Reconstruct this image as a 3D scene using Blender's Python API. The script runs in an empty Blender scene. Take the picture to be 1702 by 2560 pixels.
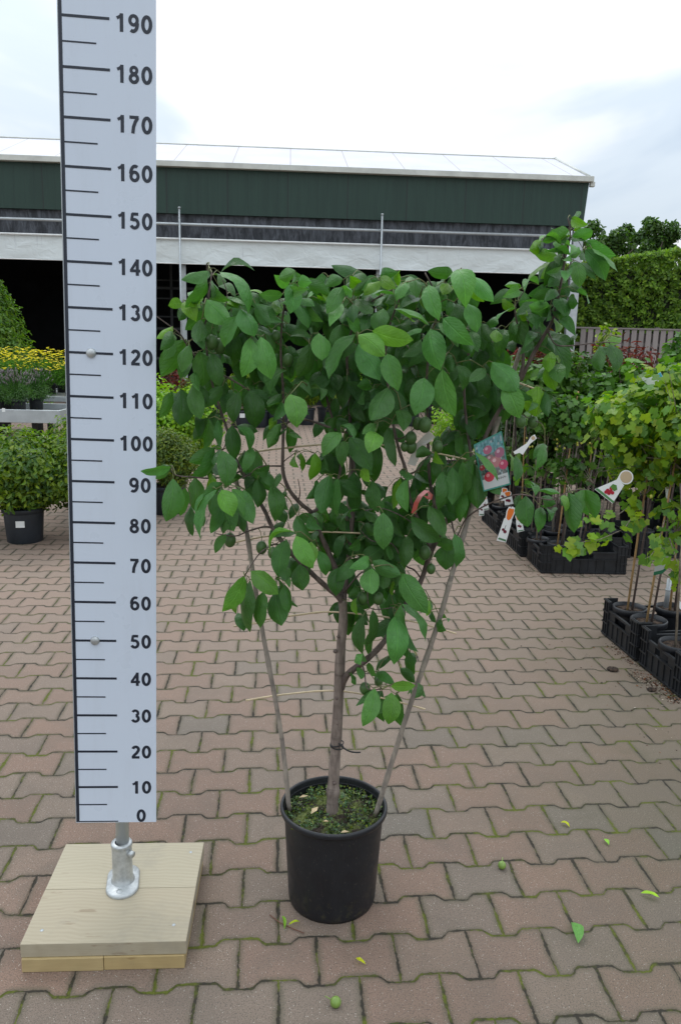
import bpy, math, random
import numpy as np
from mathutils import Vector, Matrix
SC = bpy.context.scene
COL = SC.collection
PI = math.pi
R = math.radians
rng = np.random.default_rng(7)
random.seed(11)

# ------------------------------------------------------------------ camera
CAM_H, PITCH, ROLL = 1.51, 12.04, 1.3
FPX = 28 / 36 * 2560
cam_d = bpy.data.cameras.new('camera')
cam = bpy.data.objects.new('camera', cam_d)
COL.objects.link(cam)
cam_d.sensor_fit = 'VERTICAL'
cam_d.sensor_height = 36
cam_d.sensor_width = 24
cam_d.lens = 28
cam_d.clip_start = 0.05
cam_d.clip_end = 2000
RM = Matrix.Rotation(R(90 - PITCH), 3, 'X') @ Matrix.Rotation(R(ROLL), 3, 'Z')
cam.matrix_world = Matrix.Translation((0, 0, CAM_H)) @ RM.to_4x4()
SC.camera = cam
SC.render.resolution_x = 680
SC.render.resolution_y = 1024

# ------------------------------------------------------------------ sky, sun, exposure
SKX, SKY_ = 7.7, 8.8
SUN_EL, SUN_AZ = 58, 25          # degrees; azimuth measured from +Y towards -X
W = bpy.data.worlds.new('World')
SC.world = W
W.use_nodes = True
nt = W.node_tree
nt.nodes.clear()
wo = nt.nodes.new('ShaderNodeOutputWorld')
bg = nt.nodes.new('ShaderNodeBackground')
sky = nt.nodes.new('ShaderNodeTexSky')
sky.sky_type = 'NISHITA'
sky.sun_disc = False
sky.sun_elevation = R(SUN_EL)
sky.sun_rotation = R(-SUN_AZ)
sc_ = nt.nodes.new('ShaderNodeVectorMath'); sc_.operation = 'SCALE'; sc_.inputs['Scale'].default_value = 1.0
nt.links.new(sky.outputs[0], sc_.inputs[0])
tc = nt.nodes.new('ShaderNodeTexCoord')
mp = nt.nodes.new('ShaderNodeMapping'); mp.inputs['Scale'].default_value = (1.6, 1.6, 4.2)
mp.inputs['Location'].default_value = (SKX, SKY_, 1.3)
nt.links.new(tc.outputs['Generated'], mp.inputs[0])
def wn(scale, detail, rough=.5, dist=0):
    n = nt.nodes.new('ShaderNodeTexNoise')
    n.inputs['Scale'].default_value = scale; n.inputs['Detail'].default_value = detail
    n.inputs['Roughness'].default_value = rough; n.inputs['Distortion'].default_value = dist
    nt.links.new(mp.outputs[0], n.inputs[0]); return n
def wramp(src, stops):
    r = nt.nodes.new('ShaderNodeValToRGB'); r.color_ramp.interpolation = 'EASE'
    e = r.color_ramp.elements
    while len(e) < len(stops): e.new(.5)
    for i, (p, c) in enumerate(stops): e[i].position = p; e[i].color = (*c, 1)
    nt.links.new(src, r.inputs[0]); return r
cl = wramp(wn(1.25, 5, .5, .5).outputs[0], [(.32, (6.0, 7.3, 9.0)), (.46, (8.3, 9.4, 10.5)), (.58, (11.4, 11.8, 12.2))])
cov = wramp(wn(.8, 3).outputs[0], [(.2, (.72,) * 3), (.5, (.95,) * 3)])
mx = nt.nodes.new('ShaderNodeMix'); mx.data_type = 'RGBA'
nt.links.new(cov.outputs[0], mx.inputs['Factor'])
nt.links.new(sc_.outputs[0], mx.inputs[6]); nt.links.new(cl.outputs[0], mx.inputs[7])
# an overcast sky is brighter overhead than at the horizon
sz = nt.nodes.new('ShaderNodeSeparateXYZ'); nt.links.new(tc.outputs['Generated'], sz.inputs[0])
mr = nt.nodes.new('ShaderNodeMapRange'); mr.inputs[1].default_value = .1; mr.inputs[2].default_value = 1; mr.inputs[3].default_value = .82; mr.inputs[4].default_value = 1.95
nt.links.new(sz.outputs[2], mr.inputs[0])
vm = nt.nodes.new('ShaderNodeVectorMath'); vm.operation = 'SCALE'; nt.links.new(mx.outputs[2], vm.inputs[0]); nt.links.new(mr.outputs[0], vm.inputs['Scale'])
nt.links.new(vm.outputs[0], bg.inputs[0])
bg.inputs[1].default_value = 0.1
nt.links.new(bg.outputs[0], wo.inputs[0])
sun_d = bpy.data.lights.new('sun', 'SUN')
sun = bpy.data.objects.new('sun', sun_d)
COL.objects.link(sun)
sun_d.energy = 0.7
sun_d.angle = R(25)
sun_d.color = (1, .96, .9)
sdir = Vector((-math.sin(R(SUN_AZ)) * math.cos(R(SUN_EL)), math.cos(R(SUN_AZ)) * math.cos(R(SUN_EL)), math.sin(R(SUN_EL))))
sun.rotation_euler = sdir.to_track_quat('Z', 'Y').to_euler()
SC.view_settings.view_transform = 'Standard'
SC.view_settings.look = 'None'
SC.view_settings.exposure = 0
SC.view_settings.gamma = 1

# ------------------------------------------------------------------ helpers
C0 = Vector((0, 0, CAM_H))
def ray(x, y): return RM @ Vector(((x - 851) / FPX, -(y - 1280) / FPX, -1))
def gp(x, y, z=0.0):                      # photo pixel -> point at height z
    d = ray(x, y); return C0 + d * ((z - CAM_H) / d.z)
def atY(x, y, Y):                         # photo pixel -> point at distance Y
    d = ray(x, y); return C0 + d * (Y / d.y)
def pxm(Y): return Y * 1.02 / FPX         # metres per photo pixel near that distance

def setp(o, label=None, cat=None, group=None, kind=None):
    if label: o['label'] = label
    if cat: o['category'] = cat
    if group: o['group'] = group
    if kind: o['kind'] = kind
    return o
def thing(name, label, cat, loc=(0, 0, 0), rz=0, group=None):
    o = bpy.data.objects.new(name, None); COL.objects.link(o)
    o.empty_display_size = .1
    o.location = loc; o.rotation_euler = (0, 0, rz)
    return setp(o, label, cat, group)
def dup(o, parent=None):
    c = o.copy(); COL.objects.link(c)
    if parent is not None: c.parent = parent
    for ch in list(o.children): dup(ch, c)
    return c

class MB:
    def __init__(s): s.v = []; s.f = []; s.m = []; s.uv = []; s.c = []; s.sm = []
    def add(s, vs, fs, mat=0, uvs=None, col=(1, 1, 1), smooth=False):
        b = len(s.v)
        s.v.extend([tuple(p) for p in vs])
        s.f.extend([tuple(i + b for i in f) for f in fs])
        s.m.extend([mat] * len(fs)); s.sm.extend([smooth] * len(fs))
        s.uv.extend(uvs if uvs is not None else [(0, 0)] * len(vs))
        s.c.extend([col] * len(vs)); return s
    def box(s, c, d, rz=0, mat=0, tilt=None, col=(1, 1, 1), taper=1):
        hx, hy, hz = d[0] / 2, d[1] / 2, d[2] / 2
        M = Matrix.Rotation(rz, 3, 'Z')
        if tilt is not None: M = tilt @ M
        vs = []
        for z in (-1, 1):
            k = taper if z > 0 else 1
            for x, y in ((-1, -1), (1, -1), (1, 1), (-1, 1)):
                vs.append(M @ Vector((x * hx * k, y * hy * k, z * hz)) + Vector(c))
        return s.add(vs, [(0, 3, 2, 1), (4, 5, 6, 7), (0, 1, 5, 4), (1, 2, 6, 5), (2, 3, 7, 6), (3, 0, 4, 7)], mat, col=col)
    def tube(s, pts, rad, n=6, mat=0, col=(1, 1, 1), cap=True, smooth=True, bump=0):
        pts = [Vector(p) for p in pts]
        if not hasattr(rad, '__len__'): rad = [rad] * len(pts)
        vs = []; uv = []; fs = []
        prev = None; L = 0
        for i, p in enumerate(pts):
            a = pts[max(i - 1, 0)]; b = pts[min(i + 1, len(pts) - 1)]
            t = (b - a).normalized() if (b - a).length > 1e-9 else Vector((0, 0, 1))
            if prev is None:
                u = t.orthogonal().normalized()
            else:
                u = (prev - t * prev.dot(t)); u = u.normalized() if u.length > 1e-6 else t.orthogonal().normalized()
            prev = u; w = t.cross(u)
            if i: L += (pts[i] - pts[i - 1]).length
            for k in range(n):
                an = 2 * PI * k / n
                r = rad[i] * (1 + bump * random.uniform(-1, 1))
                vs.append(p + (u * math.cos(an) + w * math.sin(an)) * r); uv.append((k / n, L))
        for i in range(len(pts) - 1):
            for k in range(n):
                a = i * n + k; b = i * n + (k + 1) % n
                fs.append((a, b, b + n, a + n))
        if cap:
            fs.append(tuple(range(n))[::-1]); fs.append(tuple((len(pts) - 1) * n + k for k in range(n)))
        return s.add(vs, fs, mat, uv, col, smooth)
    def lathe(s, prof, n=40, c=(0, 0, 0), mat=0, smooth=True, sy=1, col=(1, 1, 1)):
        vs = []; fs = []
        for r, z in prof:
            for k in range(n):
                a = 2 * PI * k / n
                vs.append((c[0] + r * math.cos(a), c[1] + r * math.sin(a) * sy, c[2] + z))
        for i in range(len(prof) - 1):
            for k in range(n):
                a = i * n + k; b = i * n + (k + 1) % n
                fs.append((a, b, b + n, a + n))
        return s.add(vs, fs, mat, None, col, smooth)
    def ball(s, c, r, mat=0, sz=1, n=10, col=(1, 1, 1)):
        prof = [(r * math.sin(PI * i / n) + 1e-5, -r * sz * math.cos(PI * i / n)) for i in range(n + 1)]
        return s.lathe(prof, n + 2, c, mat, True, 1, col)
    def build(s, name, mats, parent=None, loc=(0, 0, 0), bevel=0):
        me = bpy.data.meshes.new(name)
        me.from_pydata([tuple(v) for v in s.v], [], s.f)
        if not isinstance(mats, (list, tuple)): mats = [mats]
        for m in mats: me.materials.append(m)
        me.polygons.foreach_set('material_index', s.m)
        me.polygons.foreach_set('use_smooth', s.sm)
        ul = me.uv_layers.new(name='UVMap')
        vi = np.empty(len(me.loops), dtype=np.int32); me.loops.foreach_get('vertex_index', vi)
        ul.data.foreach_set('uv', np.array(s.uv, dtype=np.float32)[vi].ravel())
        ca = me.color_attributes.new('tint', 'FLOAT_COLOR', 'POINT')
        cc = np.ones((len(s.c), 4), dtype=np.float32); cc[:, :3] = np.array(s.c, dtype=np.float32)
        ca.data.foreach_set('color', cc.ravel())
        me.update()
        o = bpy.data.objects.new(name, me); COL.objects.link(o)
        o.location = loc
        if parent is not None: o.parent = parent
        if bevel:
            b = o.modifiers.new('bevel', 'BEVEL'); b.width = bevel; b.segments = 2; b.limit_method = 'ANGLE'
        return o

# ------------------------------------------------------------------ materials
class NB:
    def __init__(s, name):
        s.m = bpy.data.materials.new(name); s.m.use_nodes = True
        s.t = s.m.node_tree; s.t.nodes.clear()
        s.o = s.t.nodes.new('ShaderNodeOutputMaterial')
        s.p = s.t.nodes.new('ShaderNodeBsdfPrincipled')
        s.t.links.new(s.p.outputs[0], s.o.inputs[0])
    def put(s, sock, v):
        if isinstance(v, bpy.types.NodeSocket): s.t.links.new(v, sock)
        elif isinstance(v, (tuple, list)) and sock.type == 'RGBA': sock.default_value = (*v[:3], 1)
        else: sock.default_value = v
    def n(s, typ, *ins, **kw):
        nd = s.t.nodes.new(typ)
        out = kw.pop('out', 0); named = kw.pop('ins', {})
        for k, v in kw.items(): setattr(nd, k, v)
        for i, v in enumerate(ins):
            if v is not None: s.put(nd.inputs[i], v)
        for k, v in named.items(): s.put(nd.inputs[k], v)
        return nd.outputs[out]
    def M(s, op, a, b=None, c=None, clamp=False):
        nd = s.t.nodes.new('ShaderNodeMath'); nd.operation = op; nd.use_clamp = clamp
        for i, v in enumerate((a, b, c)):
            if v is not None: s.put(nd.inputs[i], v)
        return nd.outputs[0]
    def mix(s, f, a, b, mode='MIX'):
        nd = s.t.nodes.new('ShaderNodeMix'); nd.data_type = 'RGBA'; nd.blend_type = mode
        s.put(nd.inputs[0], f); s.put(nd.inputs[6], a); s.put(nd.inputs[7], b); return nd.outputs[2]
    def ramp(s, v, lo, hi, a=0.0, b=1.0):
        nd = s.t.nodes.new('ShaderNodeMapRange'); nd.interpolation_type = 'SMOOTHSTEP'
        for i, x in enumerate((v, lo, hi, a, b)): s.put(nd.inputs[i], x)
        return nd.outputs[0]
    def noise(s, vec, scale, detail=3, rough=.5, dist=0, out=0):
        return s.n('ShaderNodeTexNoise', vec, out=out, ins={'Scale': scale, 'Detail': detail, 'Roughness': rough, 'Distortion': dist})
    def obj(s): return s.n('ShaderNodeTexCoord', out=3)
    def uv(s): return s.n('ShaderNodeTexCoord', out=2)
    def scale(s, v, k): return s.n('ShaderNodeMapping', v, ins={'Scale': k})
    def bump(s, h, st=.5, d=.01):
        s.t.links.new(s.n('ShaderNodeBump', ins={'Strength': st, 'Distance': d, 'Height': h}), s.p.inputs['Normal'])
    def base(s, c, rough=.6, **kw):
        s.put(s.p.inputs['Base Color'], c); s.put(s.p.inputs['Roughness'], rough)
        for k, v in kw.items(): s.put(s.p.inputs[k.replace('_', ' ')], v)
        return s

def plain(name, c, rough=.6, var=.12, sc=20, bump=0, **kw):
    b = NB(name); o = b.obj()
    f = b.noise(o, sc, 4, .6)
    c2 = tuple(x * (1 - var * 2) for x in c); c1 = tuple(min(1, x * (1 + var)) for x in c)
    b.base(b.mix(b.ramp(f, .3, .7), c2, c1), rough, **kw)
    if bump: b.bump(b.noise(o, sc * 3, 4), bump, .004)
    return b.m

def leafmat(name, c, rough=.42, trans=.22, veins=True, spec=.45):
    b = NB(name)
    a = b.n('ShaderNodeVertexColor', layer_name='tint')
    uv = b.uv(); sep = b.n('ShaderNodeSeparateXYZ', uv, out=0); sx = b.t.nodes[-1].outputs
    u, v = sx[0], sx[1]
    col = b.mix(1.0, a, c, 'MULTIPLY')
    o = b.obj()
    col = b.mix(b.M('MULTIPLY', b.ramp(b.noise(o, 55, 3), .35, .75), .35), col, b.mix(1, col, (.62, .66, .6), 'MULTIPLY'))
    if veins:
        ax = b.M('ABSOLUTE', b.M('SUBTRACT', u, .5))
        mid = b.ramp(ax, .012, .04, 1, 0)
        ph = b.M('FRACT', b.M('SUBTRACT', b.M('MULTIPLY', v, 8.0), b.M('MULTIPLY', ax, 6.5)))
        side = b.M('MULTIPLY', b.ramp(b.M('ABSOLUTE', b.M('SUBTRACT', ph, .5)), .02, .16, 1, 0), .35)
        vn = b.M('MAXIMUM', mid, side)
        col = b.mix(b.M('MULTIPLY', b.ramp(b.noise(o, 38, 4, .65), .50, .72), .45), col, b.mix(1, col, (1.55, 1.42, 1.7), 'MULTIPLY'))  # pale bluish mottle: patchy sheen painted into the leaf colour
        col = b.mix(b.M('MULTIPLY', vn, .55), col, b.mix(1, col, (1.5, 1.5, 1.35), 'MULTIPLY'))
        b.bump(b.M('ADD', b.M('MULTIPLY', vn, -1.0), b.M('MULTIPLY', b.noise(o, 110, 3, .6), 1.5)), .7, .0022)
    b.base(col, b.ramp(b.noise(o, 45, 3, .6), .35, .65, rough - .13, rough + .12))
    b.put(b.p.inputs['Specular IOR Level'], spec)
    tr = b.n('ShaderNodeBsdfTranslucent', b.mix(1, col, (1.5, 1.7, .55), 'MULTIPLY'))
    ms = b.n('ShaderNodeMixShader', trans, b.p.outputs[0], tr)
    b.t.links.new(ms, b.o.inputs[0])
    return b.m

def bark(name, c, c2, sc=60, bump=.5):
    b = NB(name); o = b.obj()
    st = b.scale(o, (1, 1, .25))
    f = b.noise(st, sc, 5, .65)
    ring = b.noise(b.scale(o, (.15, .15, 1)), 55, 3, .6)
    col = b.mix(b.ramp(f, .3, .7), c2, c)
    col = b.mix(b.M('MULTIPLY', b.ramp(ring, .55, .7), .45), col, tuple(x * .5 for x in c2))
    b.base(col, .75); b.bump(b.M('ADD', f, ring), bump, .003)
    return b.m

def paving_material():
    b = NB('concrete_block_paving'); o = b.obj()
    L, p, A = .196, .1405, .0215
    g = gp(1097, 2434)
    an = R(4.8); ca, sa = math.cos(an), math.sin(an)
    wob = b.noise(o, 9, 2, out=1)
    wv = b.n('ShaderNodeVectorMath', wob, (.5, .5, .5), operation='SUBTRACT')
    wv = b.n('ShaderNodeVectorMath', wv, operation='SCALE', ins={'Scale': .012})
    fine = b.n('ShaderNodeVectorMath', b.n('ShaderNodeVectorMath', b.noise(o, 90, 2, out=1), (.5, .5, .5), operation='SUBTRACT'), operation='SCALE', ins={'Scale': .0065})
    q = b.n('ShaderNodeVectorMath', b.n('ShaderNodeVectorMath', o, wv, operation='ADD'), fine, operation='ADD')
    b.n('ShaderNodeSeparateXYZ', q); X, Y = b.t.nodes[-1].outputs[0], b.t.nodes[-1].outputs[1]
    X = b.M('SUBTRACT', X, g.x); Y = b.M('SUBTRACT', Y, g.y)
    u = b.M('ADD', b.M('MULTIPLY', X, ca), b.M('MULTIPLY', Y, sa))
    v = b.M('ADD', b.M('ADD', b.M('MULTIPLY', X, -sa), b.M('MULTIPLY', Y, ca)), A / 2)
    k = b.M('ROUND', b.M('DIVIDE', v, p))
    ul = b.M('DIVIDE', u, L)
    tk = b.M('SUBTRACT', ul, b.M('MULTIPLY', k, .5))
    tri = b.M('MULTIPLY', b.M('ABSOLUTE', b.M('SUBTRACT', tk, b.M('ROUND', tk))), 2)
    S = b.ramp(tri, .42, .70, A / 2, -A / 2)
    dl = b.M('SUBTRACT', b.M('SUBTRACT', v, b.M('MULTIPLY', k, p)), S)
    j = b.M('SUBTRACT', b.M('ADD', k, b.M('GREATER_THAN', dl, 0)), 1)
    tj = b.M('SUBTRACT', ul, b.M('MULTIPLY', b.M('ADD', j, 1), .5))
    dj = b.M('MULTIPLY', b.M('ABSOLUTE', b.M('SUBTRACT', tj, b.M('ROUND', tj))), L)
    d = b.M('MINIMUM', b.M('ABSOLUTE', dl), dj)
    ident = b.n('ShaderNodeCombineXYZ', b.M('FLOOR', tj), j, 0.0)
    wn_ = b.t.nodes.new('ShaderNodeTexWhiteNoise'); b.t.links.new(ident, wn_.inputs['Vector'])
    r1 = wn_.outputs['Value']; rc = wn_.outputs['Color']
    b.n('ShaderNodeSeparateColor', rc); r2, r3 = b.t.nodes[-1].outputs[1], b.t.nodes[-1].outputs[2]
    red = (.248, .160, .118); grey = (.178, .160, .130); tan = (.235, .180, .138)
    col = b.mix(b.ramp(r1, .70, .97), red, grey)
    col = b.mix(b.ramp(r2, .4, .9), col, tan)
    col = b.mix(b.M('MULTIPLY', r3, .28), col, (.12, .10, .09))
    # aggregate in the concrete
    sp = b.noise(o, 260, 3, .8); sp2 = b.noise(o, 620, 2, .7)
    col = b.mix(b.ramp(sp, .47, .64, 0, .85), col, (.075, .062, .052)); sp3 = b.noise(o, 130, 4, .8); col = b.mix(b.ramp(sp3, .56, .72, 0, .55), col, (.11, .09, .075)); chip = b.M('MULTIPLY', b.ramp(b.noise(o, 26, 4, .75), .63, .70), b.ramp(d, .030, .006)); col = b.mix(b.M('MULTIPLY', chip, .6), col, (.09, .075, .06)); col = b.mix(b.ramp(sp3, .44, .28, 0, .5), col, (.32, .26, .215))
    col = b.mix(b.ramp(sp2, .60, .70, 0, .75), col, (.42, .38, .33))
    spd = b.n('ShaderNodeTexVoronoi', o, ins={'Scale': 190.0})
    vs_ = b.noise(o, 40, 3, .6)
    wsp = b.n('ShaderNodeTexVoronoi', o, ins={'Scale': 230.0}); wsr = b.t.nodes[-1].outputs['Color']; b.n('ShaderNodeSeparateColor', wsr); wsr = b.t.nodes[-1].outputs[0]
    col = b.mix(b.M('MULTIPLY', b.ramp(wsp, .20, .32, 1, 0), b.M('GREATER_THAN', wsr, .90)), col, (.46, .42, .36))
    col = b.mix(b.M('MULTIPLY', b.ramp(spd, .12, .22, 1, 0), b.ramp(vs_, .42, .62)), col, (.07, .058, .05))
    # wear and dirt: large soft stains, olive film towards the plants on the right
    big = b.noise(o, .9, 4, .6); mid = b.noise(o, 4.5, 4, .65)
    b.n('ShaderNodeSeparateXYZ', o); gx, gy = b.t.nodes[-1].outputs[0], b.t.nodes[-1].outputs[1]
    near = b.ramp(b.M('ADD', gx, b.M('MULTIPLY', b.M('SUBTRACT', big, .5), 1.6)), .0, 1.45)
    near = b.M('MULTIPLY', near, b.ramp(gy, 9, 6))
    film = b.M('ADD', b.M('MULTIPLY', near, .88), b.M('MULTIPLY', b.ramp(mid, .5, .75), .18), clamp=True)
    col = b.mix(film, col, b.mix(.74, col, (.072, .068, .042)))
    col = b.mix(b.ramp(mid, .25, .62, .5, 0), col, (.12, .10, .08))
    col = b.mix(b.ramp(gy, 2.0, 5.0, 0, .62), col, (.300, .222, .174))
    col = b.mix(b.M('MULTIPLY', b.ramp(d, .004, .022, 1, 0), b.ramp(mid, .3, .65, .1, .6)), col, (.10, .09, .06))
    # joints: dark sand with moss where it has grown
    jn = b.noise(o, 14, 4, .7); w = b.ramp(jn, .32, .68, .0014, .0066)
    wide = b.M('MULTIPLY', w, b.ramp(gy, 3, 12, 1, 1.9))
    jm = b.ramp(d, b.M('MULTIPLY', wide, .55), wide, 1, 0)
    mn = b.noise(o, 5.5, 5, .7)
    moss = b.mix(b.noise(o, 160, 2), (.035, .045, .008), (.15, .17, .022))
    jc = b.mix(b.M('MULTIPLY', b.ramp(mn, .44, .60), b.ramp(gy, 5, 3.2, .5, 1)), (.035, .03, .022), moss)
    jc = b.mix(b.ramp(gy, 3, 9), jc, (.115, .10, .075))
    # moss pads that spill over the joint
    pad = b.M('MULTIPLY', b.ramp(mn, .57, .66), b.ramp(b.M('ADD', d, b.M('MULTIPLY', b.noise(o, 70, 3), .012)), .009, .015, 1, 0))
    jm2 = b.M('MAXIMUM', jm, b.M('MULTIPLY', pad, b.ramp(gy, 5, 3)))
    col = b.mix(jm2, col, jc)
    b.base(col, .82, Specular_IOR_Level=.25)
    h = b.M('MULTIPLY', b.ramp(d, 0.0, .0085), 1.0)
    tl = b.M('MULTIPLY', r1, .25)
    h = b.M('ADD', b.M('ADD', h, tl), b.M('ADD', b.M('MULTIPLY', sp, .16), b.M('MULTIPLY', pad, .35)))
    b.bump(h, .8, .006)
    return b.m

M = {}
M['leaf'] = leafmat('plum_leaf', (.055, .158, .028), .44, .31, True, .45)
M['bush'] = leafmat('shrub_leaf', (.078, .155, .030), .45, .35, False)
M['bark'] = bark('plum_bark', (.15, .11, .095), (.055, .038, .032)); M['trunk'] = bark('plum_trunk_bark', (.27, .215, .18), (.12, .09, .075))
M['barkl'] = bark('grey_stem_bark', (.30, .25, .19), (.11, .085, .06), 80, .3)
M['twig'] = plain('green_brown_twig', (.14, .15, .05), .6, .2, 60)
M['cane'] = bark('weathered_bamboo', (.34, .29, .235), (.17, .145, .125), 50, .15)
M['bamboo'] = bark('yellow_bamboo', (.48, .31, .13), (.26, .15, .06), 40, .12)
M['split'] = plain('split_bamboo', (.58, .46, .29), .5, .1, 40)
M['plum'] = plain('unripe_plum_skin', (.055, .12, .028), .42, .15, 30)
b_ = NB('black_pot_plastic'); o_ = b_.obj(); b_.n('ShaderNodeSeparateXYZ', o_); z_ = b_.t.nodes[-1].outputs[2]
d1 = b_.M('MULTIPLY', b_.ramp(b_.noise(o_, 34, 5, .75), .50, .68), b_.ramp(z_, .11, .0, 0, .8)); d2 = b_.M('MULTIPLY', b_.ramp(b_.noise(o_, 160, 2, .6), .66, .72), .5)
d3 = b_.M('MULTIPLY', b_.ramp(b_.noise(b_.scale(o_, (1, 1, .2)), 18, 4, .7), .5, .8), .35)
c_ = b_.mix(d3, (.0085, .0095, .0125), (.022, .023, .026)); c_ = b_.mix(d2, c_, (.09, .08, .065)); c_ = b_.mix(d1, c_, (.045, .042, .022))
b_.base(c_, b_.ramp(b_.noise(o_, 22, 4), .3, .7, .38, .56)); M['potb'] = b_.m
M['potg'] = plain('slate_pot_plastic', (.022, .028, .036), .5, .12, 8, .05)
M['crate'] = plain('black_crate_plastic', (.012, .0135, .016), .5, .25, 14, .12)
M['soil'] = plain('potting_soil', (.055, .034, .022), .95, .5, 60, 1)
b_ = NB('white_ruler_panel'); o_ = b_.obj(); g1 = b_.ramp(b_.noise(b_.scale(o_, (3, 3, .5)), 6, 5, .7), .45, .8, 0, .5); g2 = b_.ramp(b_.noise(o_, 190, 3, .8), .68, .76, 0, .4)
b_.base(b_.mix(g2, b_.mix(g1, (.60, .665, .76), (.54, .59, .66)), (.30, .29, .28)), b_.ramp(b_.noise(o_, 9, 4), .3, .7, .26, .42)); M['panel'] = b_.m
M['ink'] = NB('navy_print').base((.012, .018, .032), .4).m
M['zinc'] = plain('galvanised_steel', (.46, .49, .50), .42, .05, 12, 0, Metallic=.45)
M['cast'] = plain('cast_zinc', (.50, .52, .52), .42, .10, 60, .03, Metallic=.6)
M['white'] = plain('white_plastic_label', (.78, .79, .77), .4, .04, 10)
M['black'] = plain('black_rubber', (.012, .012, .013), .5)


# ================================================================== GROUND
pm = MB(); pm.add([(-150, -60, 0), (150, -60, 0), (150, 300, 0), (-150, 300, 0)], [(0, 1, 2, 3)])
setp(pm.build('paving', paving_material()), kind='structure')

# ================================================================== BUILDING
BANG = R(3.9)
bd = Matrix.Translation((0, 18, 0)) @ Matrix.Rotation(BANG, 4, 'Z')
hall = thing('sales_hall', 'long dark green sales hall with white eaves and open shaded front', 'building', (0, 18, 0), BANG)
def lx(x):                    # local x on the front of the hall for a photo column position at eaves height
    return x / math.cos(BANG)
GREEN = NB('green_fascia')
o_ = GREEN.obj(); GREEN.n('ShaderNodeSeparateXYZ', o_); ox, oz = GREEN.t.nodes[-1].outputs[0], GREEN.t.nodes[-1].outputs[2]
f1 = GREEN.M('ABSOLUTE', GREEN.M('SUBTRACT', GREEN.M('FRACT', GREEN.M('DIVIDE', ox, 1.27)), .5))
f2 = GREEN.M('ABSOLUTE', GREEN.M('SUBTRACT', GREEN.M('FRACT', GREEN.M('DIVIDE', ox, .21)), .5))
seam = GREEN.ramp(f1, .485, .495); rib = GREEN.ramp(f2, .40, .48)
cg = GREEN.mix(GREEN.ramp(GREEN.noise(GREEN.scale(o_, (3, 1, .25)), 3, 4), .3, .7), (.0075, .031, .021), (.0115, .040, .027))
cg = GREEN.mix(GREEN.M('MULTIPLY', rib, .18), cg, (.012, .026, .022)); cg = GREEN.mix(GREEN.M('MULTIPLY', seam, .8), cg, (.008, .014, .012))
GREEN.base(cg, .55); GREEN.bump(GREEN.M('MULTIPLY', rib, -1), .4, .01)
M['cream'] = plain('cream_gutter', (.56, .57, .52), .5, .08, 3)
RF = NB('white_roof_sheets'); o_ = RF.obj(); RF.n('ShaderNodeSeparateXYZ', o_); ox = RF.t.nodes[-1].outputs[0]
sm_ = RF.ramp(RF.M('ABSOLUTE', RF.M('SUBTRACT', RF.M('FRACT', RF.M('DIVIDE', ox, 1.22)), .5)), .486, .494)
RF.base(RF.mix(sm_, RF.mix(RF.ramp(RF.noise(o_, 1.2, 3), .3, .7), (.56, .56, .61), (.62, .62, .66)), (.40, .36, .36)), .6)
xr = 5.22; xl = -16.0
b = MB()      # fascia: a box with its own depth, slightly slanting soffit
b.add([(xl, 0, 4.08), (xr - .06, 0, 4.10), (xr, 0, 5.0), (xl, 0, 5.0), (xl, .9, 4.08), (xr - .06, .9, 4.10), (xr, .9, 5.0), (xl, .9, 5.0)],
      [(0, 1, 2, 3), (1, 5, 6, 2), (5, 4, 7, 6), (4, 0, 3, 7), (0, 4, 5, 1), (3, 2, 6, 7)])
b.build('fascia', GREEN.m, hall)
b = MB(); b.box(((xl + xr) / 2 + .03, -.05, 5.055), (xr - xl + .06, .16, .115)); b.box((xr + .06, -.02, 4.96), (.10, .10, .10))
b.build('gutter', M['cream'], hall, bevel=.01)
rg = (5.99, 2.47)
b = MB(); b.add([(xl, 0, 5.115), (xr, 0, 5.115), (xr, rg[1], rg[0]), (xl, rg[1], rg[0]), (xr, 2 * rg[1], 5.115), (xl, 2 * rg[1], 5.115)], [(0, 1, 2, 3), (3, 2, 4, 5)])
b.build('roof', RF.m, hall)
b = MB(); b.tube([(xl, rg[1], rg[0] + .02), (xr, rg[1], rg[0] + .005)], .018, 6); b.tube([(xr, .02, 5.13), (xr, rg[1], rg[0] + .01)], .03, 6)
b.tube([(xr, rg[1], rg[0] + .02), (xr, 2 * rg[1], 5.14)], .035, 6)
b.build('roof_trim', M['cream'], hall)
# closed hall behind the open front
DK = plain('dark_wall_cladding', (.012, .014, .017), .9, .3, 1.5)
b = MB()
D_ = 11.0
b.box(((xl + xr) / 2, D_, 2.5), (xr - xl, .12, 5.0)); b.box((xr - .25, D_ / 2 + .35, 2.0), (.12, D_ - .6, 4.0)); b.box((xl, D_ / 2, 2.5), (.12, D_, 5))
b.box(((xl + xr) / 2, D_ / 2 + .5, 4.15), (xr - xl, D_ - .9, .06))
b.box(((xl + xr) / 2, 2 * rg[1] + 3.3, 5.1), (xr - xl, 6.5, .05))
b.build('rear_wall', DK, hall)
b = MB(); b.box(((xl + xr) / 2, D_ / 2 + .6, .006), (xr - xl - .8, D_ - 1.6, .008)); b.build('hall_floor', DK, hall)
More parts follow.
